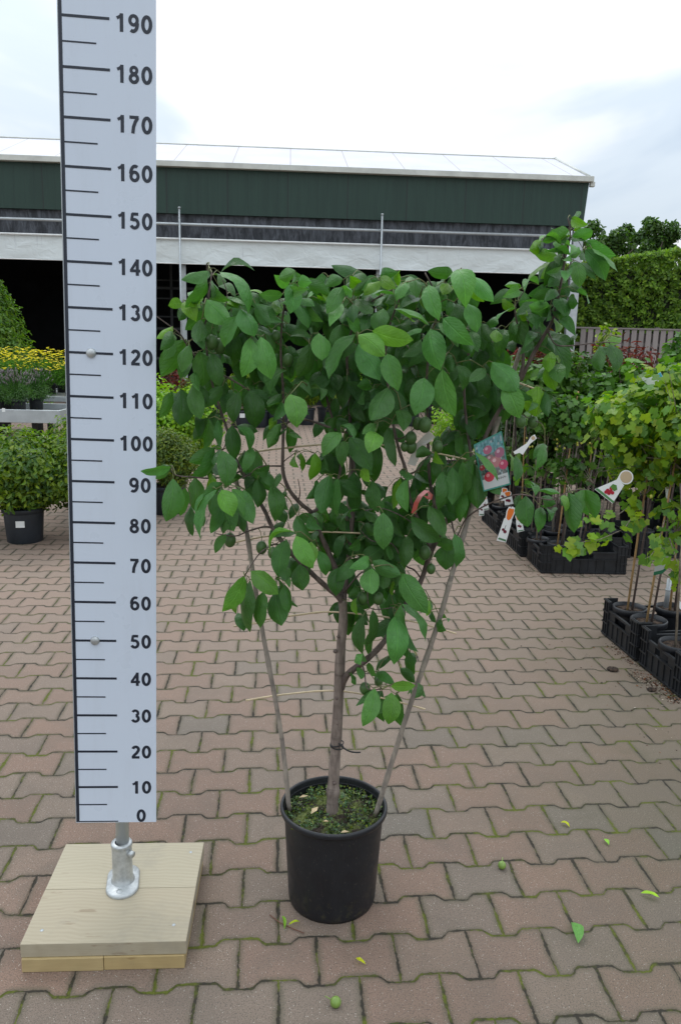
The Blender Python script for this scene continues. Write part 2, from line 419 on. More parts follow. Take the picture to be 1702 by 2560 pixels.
# shade netting gathered under the fascia
NT = NB('black_shade_netting'); o_ = NT.obj()
fold = NT.noise(NT.scale(o_, (2.4, 1, .7)), 4.5, 5, .65, .6)
NT.base(NT.mix(NT.ramp(fold, .35, .7), (.022, .026, .033), (.105, .115, .135)), .6); NT.bump(fold, .8, .03)
def sheet(x0, x1, z0, z1, y0, nx, nz, amp, fn):
    b = MB(); vs = []; fs = []
    for i in range(nx + 1):
        for j in range(nz + 1):
            x = x0 + (x1 - x0) * i / nx; t = j / nz
            vs.append((x, y0 + amp * fn(x, t), z0 + (z1 - z0) * t))
    for i in range(nx):
        for j in range(nz):
            a = i * (nz + 1) + j; fs.append((a, a + nz + 1, a + nz + 2, a + 1))
    b.add(vs, fs, smooth=True); return b
def wr(x, t): return math.sin(x * 9 + 2.2 * math.sin(x * 2.1) + t * 3) * .5 + math.sin(x * 23 + 3 * t + math.sin(x * 5)) * .3
sheet(xl, xr - .3, 3.57, 4.10, .10, 420, 4, .035, wr).build('shade_netting', NT.m, hall)
BN = NB('white_banner_tarpaulin'); o_ = BN.obj()
st_ = BN.ramp(BN.noise(BN.scale(o_, (5, 1, .3)), 2.2, 5, .7), .60, .72)
BN.base(BN.mix(BN.M('MULTIPLY', st_, .5), (.66, .70, .69), (.38, .39, .42)), .45, Specular_IOR_Level=.5)
BN.bump(BN.noise(BN.scale(o_, (1, 1, 1.6)), 3.5, 3, .5, .8), .5, .05)
def wb(x, t): return (1 - t) * (math.sin(x * 3.1 + 1.7 * math.sin(x * 1.3) + t * 2.5) * .5 + math.sin(x * 7.3 - 4 * t) * .25)
sheet(xl, xr - .55, 3.07, 3.56, -.02, 300, 6, .035, wb).build('banner', BN.m, hall)
b = MB()
b.tube([(xl, -.06, 3.575), (xr - .35, -.06, 3.575)], .022, 8); b.tube([(xl, -.02, 3.075), (xr - .55, -.02, 3.075)], .012, 6)
b.build('banner_rail', M['white'], hall)
b = MB(); b.tube([(xl, -.10, 3.865), (xr - .3, -.10, 3.865)], .032, 10); b.build('curtain_rail', M['zinc'], hall)
for px in (-11.6, -7.72, -3.53, .735):
    b = MB(); b.tube([(px, -.16, 0), (px, -.16, 4.17)], .022, 8); b.box((px + .01, .22, 1.95), (.12, .05, 3.9)); b.tube([(px, -.16, 4.17), (px, -.16, 4.20)], .03, 8)
    b.build('front_post', M['zinc'], hall)
b = MB(); b.box((xr - .14, .06, 2.04), (.22, .14, 4.08)); b.build('corner_post', M['zinc'], hall, bevel=.01)
# frames inside on the left bay
b = MB()
for z in (1.0, 1.75, 2.75): b.box((-4.05, 3.2, z), (1.9, .06, .06))
for z in (2.05, 2.5, 2.95): b.box((-4.1, 3.3, z), (1.8, .05, .035))
for x in (-4.95, -4.2, -3.3): b.box((x, 3.2, 1.7), (.06, .06, 3.4))
b.build('display_rack', plain('dull_rack_steel', (.04, .045, .047), .7), hall)
b = MB()
RU = plain('rack_upright_steel', (.09, .10, .11), .6)
for x in (-6.55, -6.3, -8.6, 3.1, 3.4): b = MB(); b.tube([(x, 2.6, 0), (x, 2.6, 1.9)], .02, 6); b.build('rack_upright', RU, hall)

# ================================================================== FENCE, HEDGE, TREES
fen = thing('wooden_fence', 'grey weathered vertical board fence below the conifer hedge', 'fence', (5.2, 18.7, 0))
FW = NB('weathered_fence_boards'); o_ = FW.obj(); a_ = FW.n('ShaderNodeVertexColor', layer_name='tint')
FW.base(FW.mix(1, a_, FW.mix(FW.noise(FW.scale(o_, (14, 14, .8)), 5, 4, .7), (.17, .145, .135), (.31, .275, .26)), 'MULTIPLY'), .8)
b = MB(); b2 = MB()
i = 0; x = .25
while x < 9:
    k = random.uniform(.82, 1.1); b.box((x, 0, .98), (.115, .022, 1.90), col=(k,) * 3)
    k = random.uniform(.5, .65); b2.box((x + .083, .075, .96), (.115, .022, 1.80), col=(k,) * 3)
    x += .166; i += 1
b.build('board_panel', FW.m, fen); b2.build('rear_board_panel', FW.m, fen)
b = MB(); b.box((4.6, .035, 1.955), (9.2, .13, .035), col=(.85,) * 3)
for z in (.4, 1.6): b.box((4.6, .037, z), (9.2, .04, .07), col=(.6,) * 3)
b.build('rail', FW.m, fen)
for x in (.05, 2.0, 4.0, 6.0, 8.0):
    q = MB(); q.box((x, .20, 1.0), (.09, .09, 2.0), col=(.7,) * 3); q.build('fence_post', FW.m, fen)

def simple_leaves(n, pos, nrm, size, cols, asp=.5, drop=0., lobed=False, jit=.6):
    """n small folded leaves; pos,nrm arrays; returns arrays for a mesh"""
    d = rng.normal(size=(n, 3)); nn = nrm + rng.normal(size=(n, 3)) * jit
    nn /= np.linalg.norm(nn, axis=1)[:, None] + 1e-9
    d[:, 2] -= drop
    d -= nn * (d * nn).sum(1)[:, None]; d /= np.linalg.norm(d, axis=1)[:, None] + 1e-9
    s = np.cross(nn, d)
    L = size[:, None]
    if lobed:
        ang = np.radians(np.array([-158, -118, -88, -62, -36, -17, 0, 17, 36, 62, 88, 118, 158]))
        rad = np.array([.42, .66, .62, .82, .62, .78, .98, .78, .62, .82, .62, .66, .42])
        P = [pos + L * .02 * nn]
        for a, r in zip(ang, rad):
            h = .22 * abs(math.sin(a)) * r - .10 * (r > .6)
            P.append(pos + L * (d * (math.cos(a) * r) + s * (math.sin(a) * r) + nn * h))
        V = np.stack(P, 1); k = 14
        F = [(0, i, i + 1) for i in range(1, 13)]
    else:
        w = asp * .5
        P = [pos, pos + L * (d * .35 + s * w * .9 + nn * .10), pos + L * (d * .75 + s * w * .75 + nn * .06), pos + L * (d * 1.0 - nn * .08),
             pos + L * (d * .75 - s * w * .75 + nn * .06), pos + L * (d * .35 - s * w * .9 + nn * .10), pos + L * (d * .5 - nn * .03)]
        V = np.stack(P, 1); k = 7
        F = [(0, 1, 6), (1, 2, 6), (2, 3, 6), (3, 4, 6), (4, 5, 6), (5, 0, 6)]
    Fa = (np.array(F)[None] + (np.arange(n) * k)[:, None, None]).reshape(-1, 3)
    return V.reshape(-1, 3), Fa, np.repeat(cols, k, axis=0)

def leaf_object(name, mat, parts, parent=None, smooth=False):
    V = np.concatenate([p[0] for p in parts]); off = 0; Fs = []
    for p in parts: Fs.append(p[1] + off); off += len(p[0])
    F = np.concatenate(Fs); Cc = np.concatenate([p[2] for p in parts])
    me = bpy.data.meshes.new(name)
    me.vertices.add(len(V)); me.vertices.foreach_set('co', V.astype(np.float32).ravel())
    me.loops.add(F.size); me.loops.foreach_set('vertex_index', F.astype(np.int32).ravel())
    me.polygons.add(len(F)); me.polygons.foreach_set('loop_start', np.arange(0, F.size, 3, dtype=np.int32))
    me.polygons.foreach_set('loop_total', np.full(len(F), 3, dtype=np.int32))
    me.update(calc_edges=True)
    me.uv_layers.new(name='UVMap')
    ca = me.color_attributes.new('tint', 'FLOAT_COLOR', 'POINT')
    c4 = np.ones((len(V), 4), dtype=np.float32); c4[:, :3] = Cc; ca.data.foreach_set('color', c4.ravel())
    me.materials.append(mat)
    if smooth: me.polygons.foreach_set('use_smooth', [True] * len(F))
    o = bpy.data.objects.new(name, me); COL.objects.link(o)
    if parent is not None: o.parent = parent
    return o
def palette(n, cols, var=.18):
    c = np.array(cols, dtype=float)[rng.integers(0, len(cols), n)]
    return c * rng.uniform(1 - var, 1 + var, (n, 1)) * rng.uniform(.94, 1.06, (n, 3))

# hedge: clipped conifer wall, oblique behind the fence
hp0 = Vector((6.0, 22.6, 0)); hp1 = Vector((10.4, 20.6, 0))
hd = (hp1 - hp0); hl = hd.length; hdn = hd / hl; hn = Vector((hdn.y, -hdn.x, 0))
hedge = thing('conifer_hedge', 'tall clipped green conifer hedge rising behind the grey fence', 'hedge', tuple(hp0))
hedge_mat = leafmat('conifer_spray', (.19, .31, .035), .6, .35, False)
n = 24000
t = rng.uniform(-.02, 1.02, n); h = rng.uniform(0, 1, n) ** .9; top = 3.62 + .62 * t
z = h * top
lump = .10 * np.sin(t * 31 + z * 5) * np.sin(z * 9 + t * 17) + .06 * np.sin(t * 75 + 3 * z)
edge = rng.uniform(0, 1, n) < .16
z = np.where(edge, top + rng.normal(0, .035, n), z)
depth = np.where(edge, rng.uniform(-.9, .1, n), lump + rng.exponential(.05, n) * -1)
pos = np.array(hdn)[None] * (t * hl)[:, None] + np.array(hn)[None] * (depth + .02)[:, None]; pos[:, 2] = z
nr = np.tile(np.array(hn) + np.array([0, 0, .4]), (n, 1))
cc = palette(n, [(1, 1, 1), (1.25, 1.25, .9), (.75, .85, .8), (.5, .6, .6)], .3)
leaf_object('foliage', hedge_mat, [simple_leaves(n, pos, nr, rng.uniform(.07, .14, n), cc, .55, -.8)], hedge)
b = MB(); c_ = hdn * (hl / 2) - hn * .62
b.box((c_.x, c_.y, 1.76), (hl, 1.05, 3.5), rz=math.atan2(hdn.y, hdn.x)); b.build('inner_growth', plain('hedge_inner_twigs', (.018, .024, .008), .9), hedge)

def far_tree(x, y, h, r, seed, label, crown0=.25):
    random.seed(seed)
    t = thing('broadleaf_tree', label, 'tree', (x, y, 0), 0, 'trees beyond the hedge')
    b = MB(); b.tube([(0, 0, 0), (.1, 0, h * .4), (0, .1, h * .85)], [.22, .15, .04], 7)
    limbs = []
    for i in range(9):
        a = random.uniform(0, 2 * PI); z0 = h * random.uniform(.3, .7); l = r * random.uniform(.5, .9)
        e = Vector((math.cos(a) * l, math.sin(a) * l, z0 + h * random.uniform(.1, .25)))
        b.tube([(0, 0, z0), e * .5 + Vector((0, 0, z0 * .5 + .2)), e], [.09, .06, .02], 5); limbs.append(e)
    b.build('trunk', M['bark'], t)
    P = []; 
    for i in range(75):
        a = random.uniform(0, 2 * PI); zz = random.uniform(.2, 1.0); rr = r * math.sqrt(max(.05, 1 - ((zz - .58) / .47) ** 2)) * random.uniform(.35, 1.0)
        c = np.array([math.cos(a) * rr, math.sin(a) * rr, h * zz]); s = random.uniform(.35, .8) * r * .36
        m = 260; q = rng.normal(size=(m, 3)); q /= np.linalg.norm(q, axis=1)[:, None]; q *= (rng.uniform(.25, 1, m) ** .5)[:, None] * s; q[:, 2] *= .8
        P.append((c + q, q / s))
    pos = np.concatenate([p[0] for p in P]); nr = np.concatenate([p[1] for p in P]); m = len(pos)
    leaf_object('crown', M['bush'], [simple_leaves(m, pos, nr + np.array([0, 0, .5]), rng.uniform(.16, .30, m), palette(m, [(.8, .85, .9), (1, 1, .9), (.5, .6, .65)], .25), .6)], t)
g_ = atY(1460 , 545, 46)
far_tree(14.4, 47, 8.1, 2.3, 1, 'dark green tree nearest the hall corner, beyond the hedge', .3)
far_tree(18.3, 50, 8.9, 1.9, 2, 'tallest dark tree in the middle of the row beyond the hedge', .3)
far_tree(21.9, 50, 8.0, 1.7, 3, 'dark tree at the right frame edge beyond the hedge', .3)

# ================================================================== MEASURING BOARD
rl = thing('measuring_board', 'tall white measuring board with navy centimetre scale on a pole in a wooden base', 'measuring board', (-.56, 1.86, 0))
RO = Vector((-.56, 1.86, 0))
uX = Vector((math.cos(.0916), math.sin(.0916), 0)); uZ = Vector((.0248, .0043, 1)).normalized(); uX = (uX - uZ * uX.dot(uZ)).normalized(); uY = uZ.cross(uX)
P0 = Vector((-.6688, 1.8544, .2745)) - RO
def rp(u, h, d=0): return P0 + uX * u + uZ * h - uY * d
RW = .2052
def slab(b, u0, u1, h0, h1, d0, d1, mat=0):
    vs = [rp(u, h, d) for d in (d0, d1) for u, h in ((u0, h0), (u1, h0), (u1, h1), (u0, h1))]
    b.add(vs, [(0, 3, 2, 1), (4, 5, 6, 7), (0, 1, 5, 4), (1, 2, 6, 5), (2, 3, 7, 6), (3, 0, 4, 7)], mat)
b = MB(); slab(b, .0015, RW, -.002, 2.10, -.003, 0); panel = b.build('panel', M['panel'], rl)
b = MB(); slab(b, 0, .0015, -.002, 2.10, -.0035, .0005); b.build('edge_strip', M['zinc'], panel)
b = MB(); slab(b, .002, .0095, 0, 2.10, .0002, .0006)
for k in range(42):
    h = k * .05
    if k % 2 == 0: slab(b, .0095, .108, h - .0028 + (.0028 if k == 0 else 0), h + .0028, .0002, .0006)
    else: slab(b, .0095, .080, h - .0016, h + .0016, .0002, .0006)
b.build('scale_line', M['ink'], panel)
# digits: thick strokes, 1 unit = cap height
def arc(cx, cy, rx, ry, a0, a1, n=20): return [(cx + rx * math.cos(R(a0 + (a1 - a0) * i / n)), cy + ry * math.sin(R(a0 + (a1 - a0) * i / n))) for i in range(n + 1)]
T = .205
DG = {
 '0': [(arc(.33, .5, .225, .41, 90, 450, 36), T)],
 '1': [([(.385, 0), (.385, 1.0)], T), ([(.39, .93), (.28, .82), (.11, .735)], .155)],
 '2': [(arc(.335, .695, .20, .215, 165, -30, 16) + [(.40, .42), (.22, .24), (.13, .09)], T), ([(.06, .085), (.60, .085)], .17)],
 '3': [(arc(.32, .725, .19, .19, 155, -80, 16), .17), (arc(.325, .30, .215, .215, 80, -160, 18), .18)],
 '4': [([(.475, 0), (.475, 1)], .18), ([(.02, .30), (.66, .30)], .16), ([(.48, .93), (.09, .32)], .15)],
 '5': [([(.55, .91), (.17, .91)], .17), ([(.20, .95), (.135, .50)], .16), (arc(.315, .335, .225, .25, 125, -155, 20), .175)],
 '6': [(arc(.335, .325, .215, .245, 0, 360, 28), .175), (arc(.37, .50, .26, .415, 185, 60, 16), .175)],
 '7': [([(.05, .91), (.60, .91)], .17), ([(.545, .90), (.40, .66), (.29, .36), (.25, 0)], .18)],
 '8': [(arc(.33, .735, .175, .175, 0, 360, 26), .165), (arc(.33, .29, .215, .21, 0, 360, 28), .175)],
 '9': [(arc(.325, .675, .215, .245, 0, 360, 28), .175), (arc(.29, .50, .26, .415, 5, -120, 16), .175)],
}
def stroke(b, pts, w, f, d):
    n = len(pts); closed = (Vector(pts[0]) - Vector(pts[-1])).length < 1e-6
    vs = []
    for i in range(n):
        a = Vector(pts[i - 1] if i else (pts[-2] if closed else pts[0])); c = Vector(pts[i + 1] if i < n - 1 else (pts[1] if closed else pts[-1]))
        t = (c - a).normalized(); nn = Vector((-t.y, t.x)) * w / 2
        for s in (1, -1): q = Vector(pts[i]) + nn * s; vs.append(f(q.x, q.y, d))
    b.add(vs, [(2 * i, 2 * i + 1, 2 * i + 3, 2 * i + 2) for i in range(n - 1)])
H_ = .0358
for k in range(0, 21):
    txt = str(k * 10); adv = .765 * H_
    wtot = adv * (len(txt) - 1) + .66 * H_
    u1 = {3: RW - .0075, 2: RW - .0125, 1: RW - .0265}[len(txt)]
    hc = k * .1 - (.0055 if k > 0 else -.017)
    hc += {True: .004, False: 0}[1 <= k <= 6]
    b = MB()
    for i, ch in enumerate(txt):
        u0 = u1 - wtot + i * adv
        for si, (pts, w) in enumerate(DG[ch]):
            w = w * 1.1 if w != T else w
            stroke(b, pts, w, lambda x, y, d: rp(u0 + x * H_, hc + (y - .5) * H_, d), .0004 + .0002 * si + .0001 * i)
    b.build('numeral', M['ink'], panel)
for h in (1.2, .5):
    b = MB(); c = rp(.0585 if h > 1 else .0565, h, 0)
    fr = Matrix((uX, uZ, -uY)).transposed()
    prof = [(.0115, 0), (.0115, .0015), (.0105, .004), (.0075, .0065), (.004, .0075), (.0001, .0078)]
    q = MB(); q.lathe(prof, 20)
    b.add([fr @ Vector(v) + c for v in q.v], q.f, smooth=True); b.build('bolt', M['cast'], rl)
# pole, foot, wooden base
ft = gp(276 * 1.0855, 2048 * 1.0855, .08) - RO
pt = rp(.108, 0, -.026); ft.y = pt.y - .004
b = MB(); b.tube([ft + Vector((0, 0, .01)), rp(.108, 2.05, -.030)], .0172, 20); b.build('pole', M['zinc'], rl)
b = MB()
prof = [(.0315, .009), (.0305, .013), (.0275, .018), (.0265, .026), (.0262, .108), (.0262, .112), (.0278, .113), (.0278, .120), (.0255, .123), (.0175, .123)]
b.lathe(prof, 28, (ft.x, ft.y, 0 + .075)); b.tube([(ft.x + .022, ft.y - .012, .075 + .098), (ft.x + .035, ft.y - .019, .075 + .098)], .0085, 10)
b.build('collar', M['cast'], rl)
b = MB(); ov = []
for k in range(40):
    a = 2 * PI * k / 40; cx = .0425 * math.cos(a); cy = .0425 * math.sin(a) + (.026 if math.sin(a) > 0 else -.026)
    ov.append((cx, cy))
rot = Matrix.Rotation(R(11), 2)
vs = []
for z, s in ((.0755, 1), (.0815, 1), (.0845, .93), (.0845, 0.0)):
    for x, y in ov:
        q = rot @ Vector((x * s, y * s)); vs.append((ft.x + q.x, ft.y + q.y, z))
fs = []
for i in range(3):
    for k in range(40): a = i * 40 + k; c = i * 40 + (k + 1) % 40; fs.append((a, c, c + 40, a + 40))
b.add(vs, fs, smooth=True)
for sy in (-.049, .049): b.lathe([(.008, 0), (.007, .003), (.0001, .0035)], 12, (ft.x + .004, ft.y + sy, .0845))
b.build('flange', M['cast'], rl)
WD = NB('planed_pine'); o_ = WD.obj(); a_ = WD.n('ShaderNodeVertexColor', layer_name='tint')
wz = WD.noise(o_, 6, 3, out=1)
gr = WD.n('ShaderNodeTexWave', WD.n('ShaderNodeVectorMath', WD.scale(o_, (.35, 3.5, 3.5)), WD.n('ShaderNodeVectorMath', wz, operation='SCALE', ins={'Scale': .22}), operation='ADD'), out=1, bands_direction='Y', ins={'Scale': 7.0, 'Distortion': 1.6, 'Detail': 3.0})
fb = WD.noise(WD.scale(o_, (2, 60, 60)), 4, 3)
wc = WD.mix(WD.M('ADD', WD.M('MULTIPLY', gr, .28), WD.M('MULTIPLY', fb, .65)), (.335, .29, .20), (.44, .39, .285))
kn = WD.n('ShaderNodeTexVoronoi', WD.scale(o_, (5, 9, 9)), ins={'Scale': 1.0, 'Randomness': 1.0})
wc = WD.mix(WD.ramp(kn, .07, .17, .85, 0), wc, (.16, .10, .055)); wc = WD.mix(WD.ramp(WD.noise(WD.scale(o_, (4, 22, 22)), 2.2, 3, .6), .64, .70, 0, .5), wc, (.20, .14, .08))
wc = WD.mix(WD.ramp(WD.noise(o_, 7, 4, .7), .52, .72, 0, .4), wc, (.28, .255, .20))
WD.base(WD.mix(1, wc, a_, 'MULTIPLY'), .7); WD.bump(fb, .15, .002)
ba = R(3.4)
def wood(name, cx, cy, z0, z1, dx, dy, col):
    b = MB(); c = Vector((-.561, 1.862, 0)) + Matrix.Rotation(ba, 3, 'Z') @ Vector((cx, cy, 0)) - RO
    b.box((c.x, c.y, (z0 + z1) / 2), (dx, dy, z1 - z0), rz=ba, col=col); return b.build(name, WD.m, rl, bevel=.0015)
wood('upper_board', 0, .0985, .038, .075, .395, .195, (1, 1, 1)); wood('upper_board', 0, -.098, .038, .0748, .396, .196, (.95, .93, .92))
wood('lower_board', -.0985, -.004, .0005, .0372, .194, .395, (1.08, .92, .62)); wood('lower_board', .0965, -.002, .0005, .0370, .194, .395, (1.06, .88, .56))
for cx, cy in ((.16, -.14), (.165, .15), (-.16, -.15)):
    b = MB(); c = Vector((-.561, 1.862, 0)) + Matrix.Rotation(ba, 3, 'Z') @ Vector((cx, cy, 0)) - RO; b.lathe([(.0045, 0), (.004, .0012), (.0001, .001)], 10, (c.x, c.y, .0748)); b.build('screw', M['zinc'], rl)

# ================================================================== THE PLUM TREE
TY = 1.95
TO = Vector((0, 1.955, 0))
tree = thing('potted_plum_tree', 'tall potted plum tree tied to canes, full of drooping leaves and green plums', 'potted tree', tuple(TO))
b = MB()
prof = [(.0001, .012), (.105, .012), (.113, 0), (.118, .0005), (.1205, .010), (.1215, .030), (.1345, .262), (.1345, .264), (.1435, .2655), (.1455, .270), (.1455, .277), (.1440, .281), (.1405, .2825), (.1375, .281), (.1365, .276), (.1335, .25), (.131, .20)]
b.lathe(prof, 72); pot = b.build('pot', M['potb'], tree)
# soil with moss and liverwort
SO = NB('mossy_compost'); o_ = SO.obj(); mn = SO.noise(o_, 17, 5, .7)
ml = SO.mix(SO.noise(o_, 150, 3, .7), (.03, .055, .012), (.17, .19, .05))
ml = SO.mix(SO.ramp(SO.noise(o_, 30, 3), .5, .65), ml, (.15, .22, .12))
SO.base(SO.mix(SO.ramp(mn, .44, .54), (.028, .018, .012), ml), .95)
b = MB(); vs = []; fs = []; ng = 60
idx = {}
for i in range(ng):
    for j in range(ng):
        x = (i / (ng - 1) - .5) * .272; y = (j / (ng - 1) - .5) * .272; r = math.hypot(x, y)
        if r <= .1345:
            z = .252 + .006 * math.sin(x * 70) * math.cos(y * 55) + random.uniform(-.0035, .0035) - .010 * max(0, r - .09) / .04 + .006 * math.exp(-((x + .01) ** 2 + y * y) / .0016)
            idx[i, j] = len(vs); vs.append((x, y, z))
for (i, j) in idx:
    q = [(i, j), (i + 1, j), (i + 1, j + 1), (i, j + 1)]
    if all(k in idx for k in q): fs.append(tuple(idx[k] for k in q))
b.add(vs, fs, smooth=False); b.build('soil', SO.m, pot)
n = 3400; rr = .132 * np.sqrt(rng.uniform(0, 1, n)); aa = rng.uniform(0, 2 * PI, n)
pos = np.stack([rr * np.cos(aa), rr * np.sin(aa), .254 + rng.uniform(0, .008, n)], 1)
mm = np.sin(pos[:, 0] * 60 + 1) * np.sin(pos[:, 1] * 52) + rng.normal(0, .4, n) > -.15
pos = pos[mm]; n = len(pos)
moss_o = leaf_object('moss', M['bush'], [simple_leaves(n, pos, np.tile([0., 0, 1], (n, 1)), rng.uniform(.004, .010, n), palette(n, [(.55, .5, .6), (1.7, 1.25, 1.6), (.9, 1.0, 1.9), (2.4, 1.5, 1.2), (.35, .3, .4), (.3, .2, .3)], .3), .8, -.5)], pot)
moss_o['kind'] = 'stuff'
DLM = plain('dry_leaf', (.55, .42, .25), .8)
for x, y, a, l in ((-.052, -.01, 1.1, .02), (.03, -.105, .2, .012), (-.085, .055, .4, .014), (-.02, -.06, 0, .008)):
    b = MB(); c = Vector((x, y, .266)); d = Vector((math.cos(a), math.sin(a), 0)) * l; s = Vector((-d.y, d.x, 0)) * .4
    b.add([c - d, c + s + Vector((0, 0, .003)), c + d, c - s + Vector((0, 0, .002))], [(0, 1, 2, 3)]); b.build('dry_leaf', DLM, pot)

def S(x, y, Y=TY): return atY(x, y, Y) - TO
def path(pts, n=6):
    """smooth path through photo points (x, y, Y)"""
    q = [S(*p) for p in pts]; out = []
    for i in range(len(q) - 1):
        p0 = q[max(i - 1, 0)]; p1 = q[i]; p2 = q[i + 1]; p3 = q[min(i + 2, len(q) - 1)]
        for k in range(n):
            t = k / n; out.append(.5 * ((2 * p1) + (p2 - p0) * t + (2 * p0 - 5 * p1 + 4 * p2 - p3) * t * t + (3 * p1 - p0 - 3 * p2 + p3) * t ** 3))
    out.append(q[-1]); return out
def taper(n, a, c): return [a + (c - a) * (i / (n - 1)) ** .8 for i in range(n)]
trunk_px = [(829, 2046, 1.955), (832, 1990, 1.955), (834, 1945, 1.955), (838, 1880, 1.953), (845, 1760, 1.95), (850, 1640, 1.95), (858, 1550, 1.95), (856, 1500, 1.95)]
tp = path(trunk_px); n = len(tp)
rad = []
for i in range(n):
    f = i / (n - 1); r = .0175 + (.0108 - .0175) * f ** .8
    if .13 < f < .22: r += .0028 * math.sin((f - .13) / .09 * PI)
    rad.append(r * (1 + .05 * math.sin(f * 40)))
b = MB(); b.tube(tp, rad, 14, bump=.03)
b.build('trunk', M['trunk'], tree)
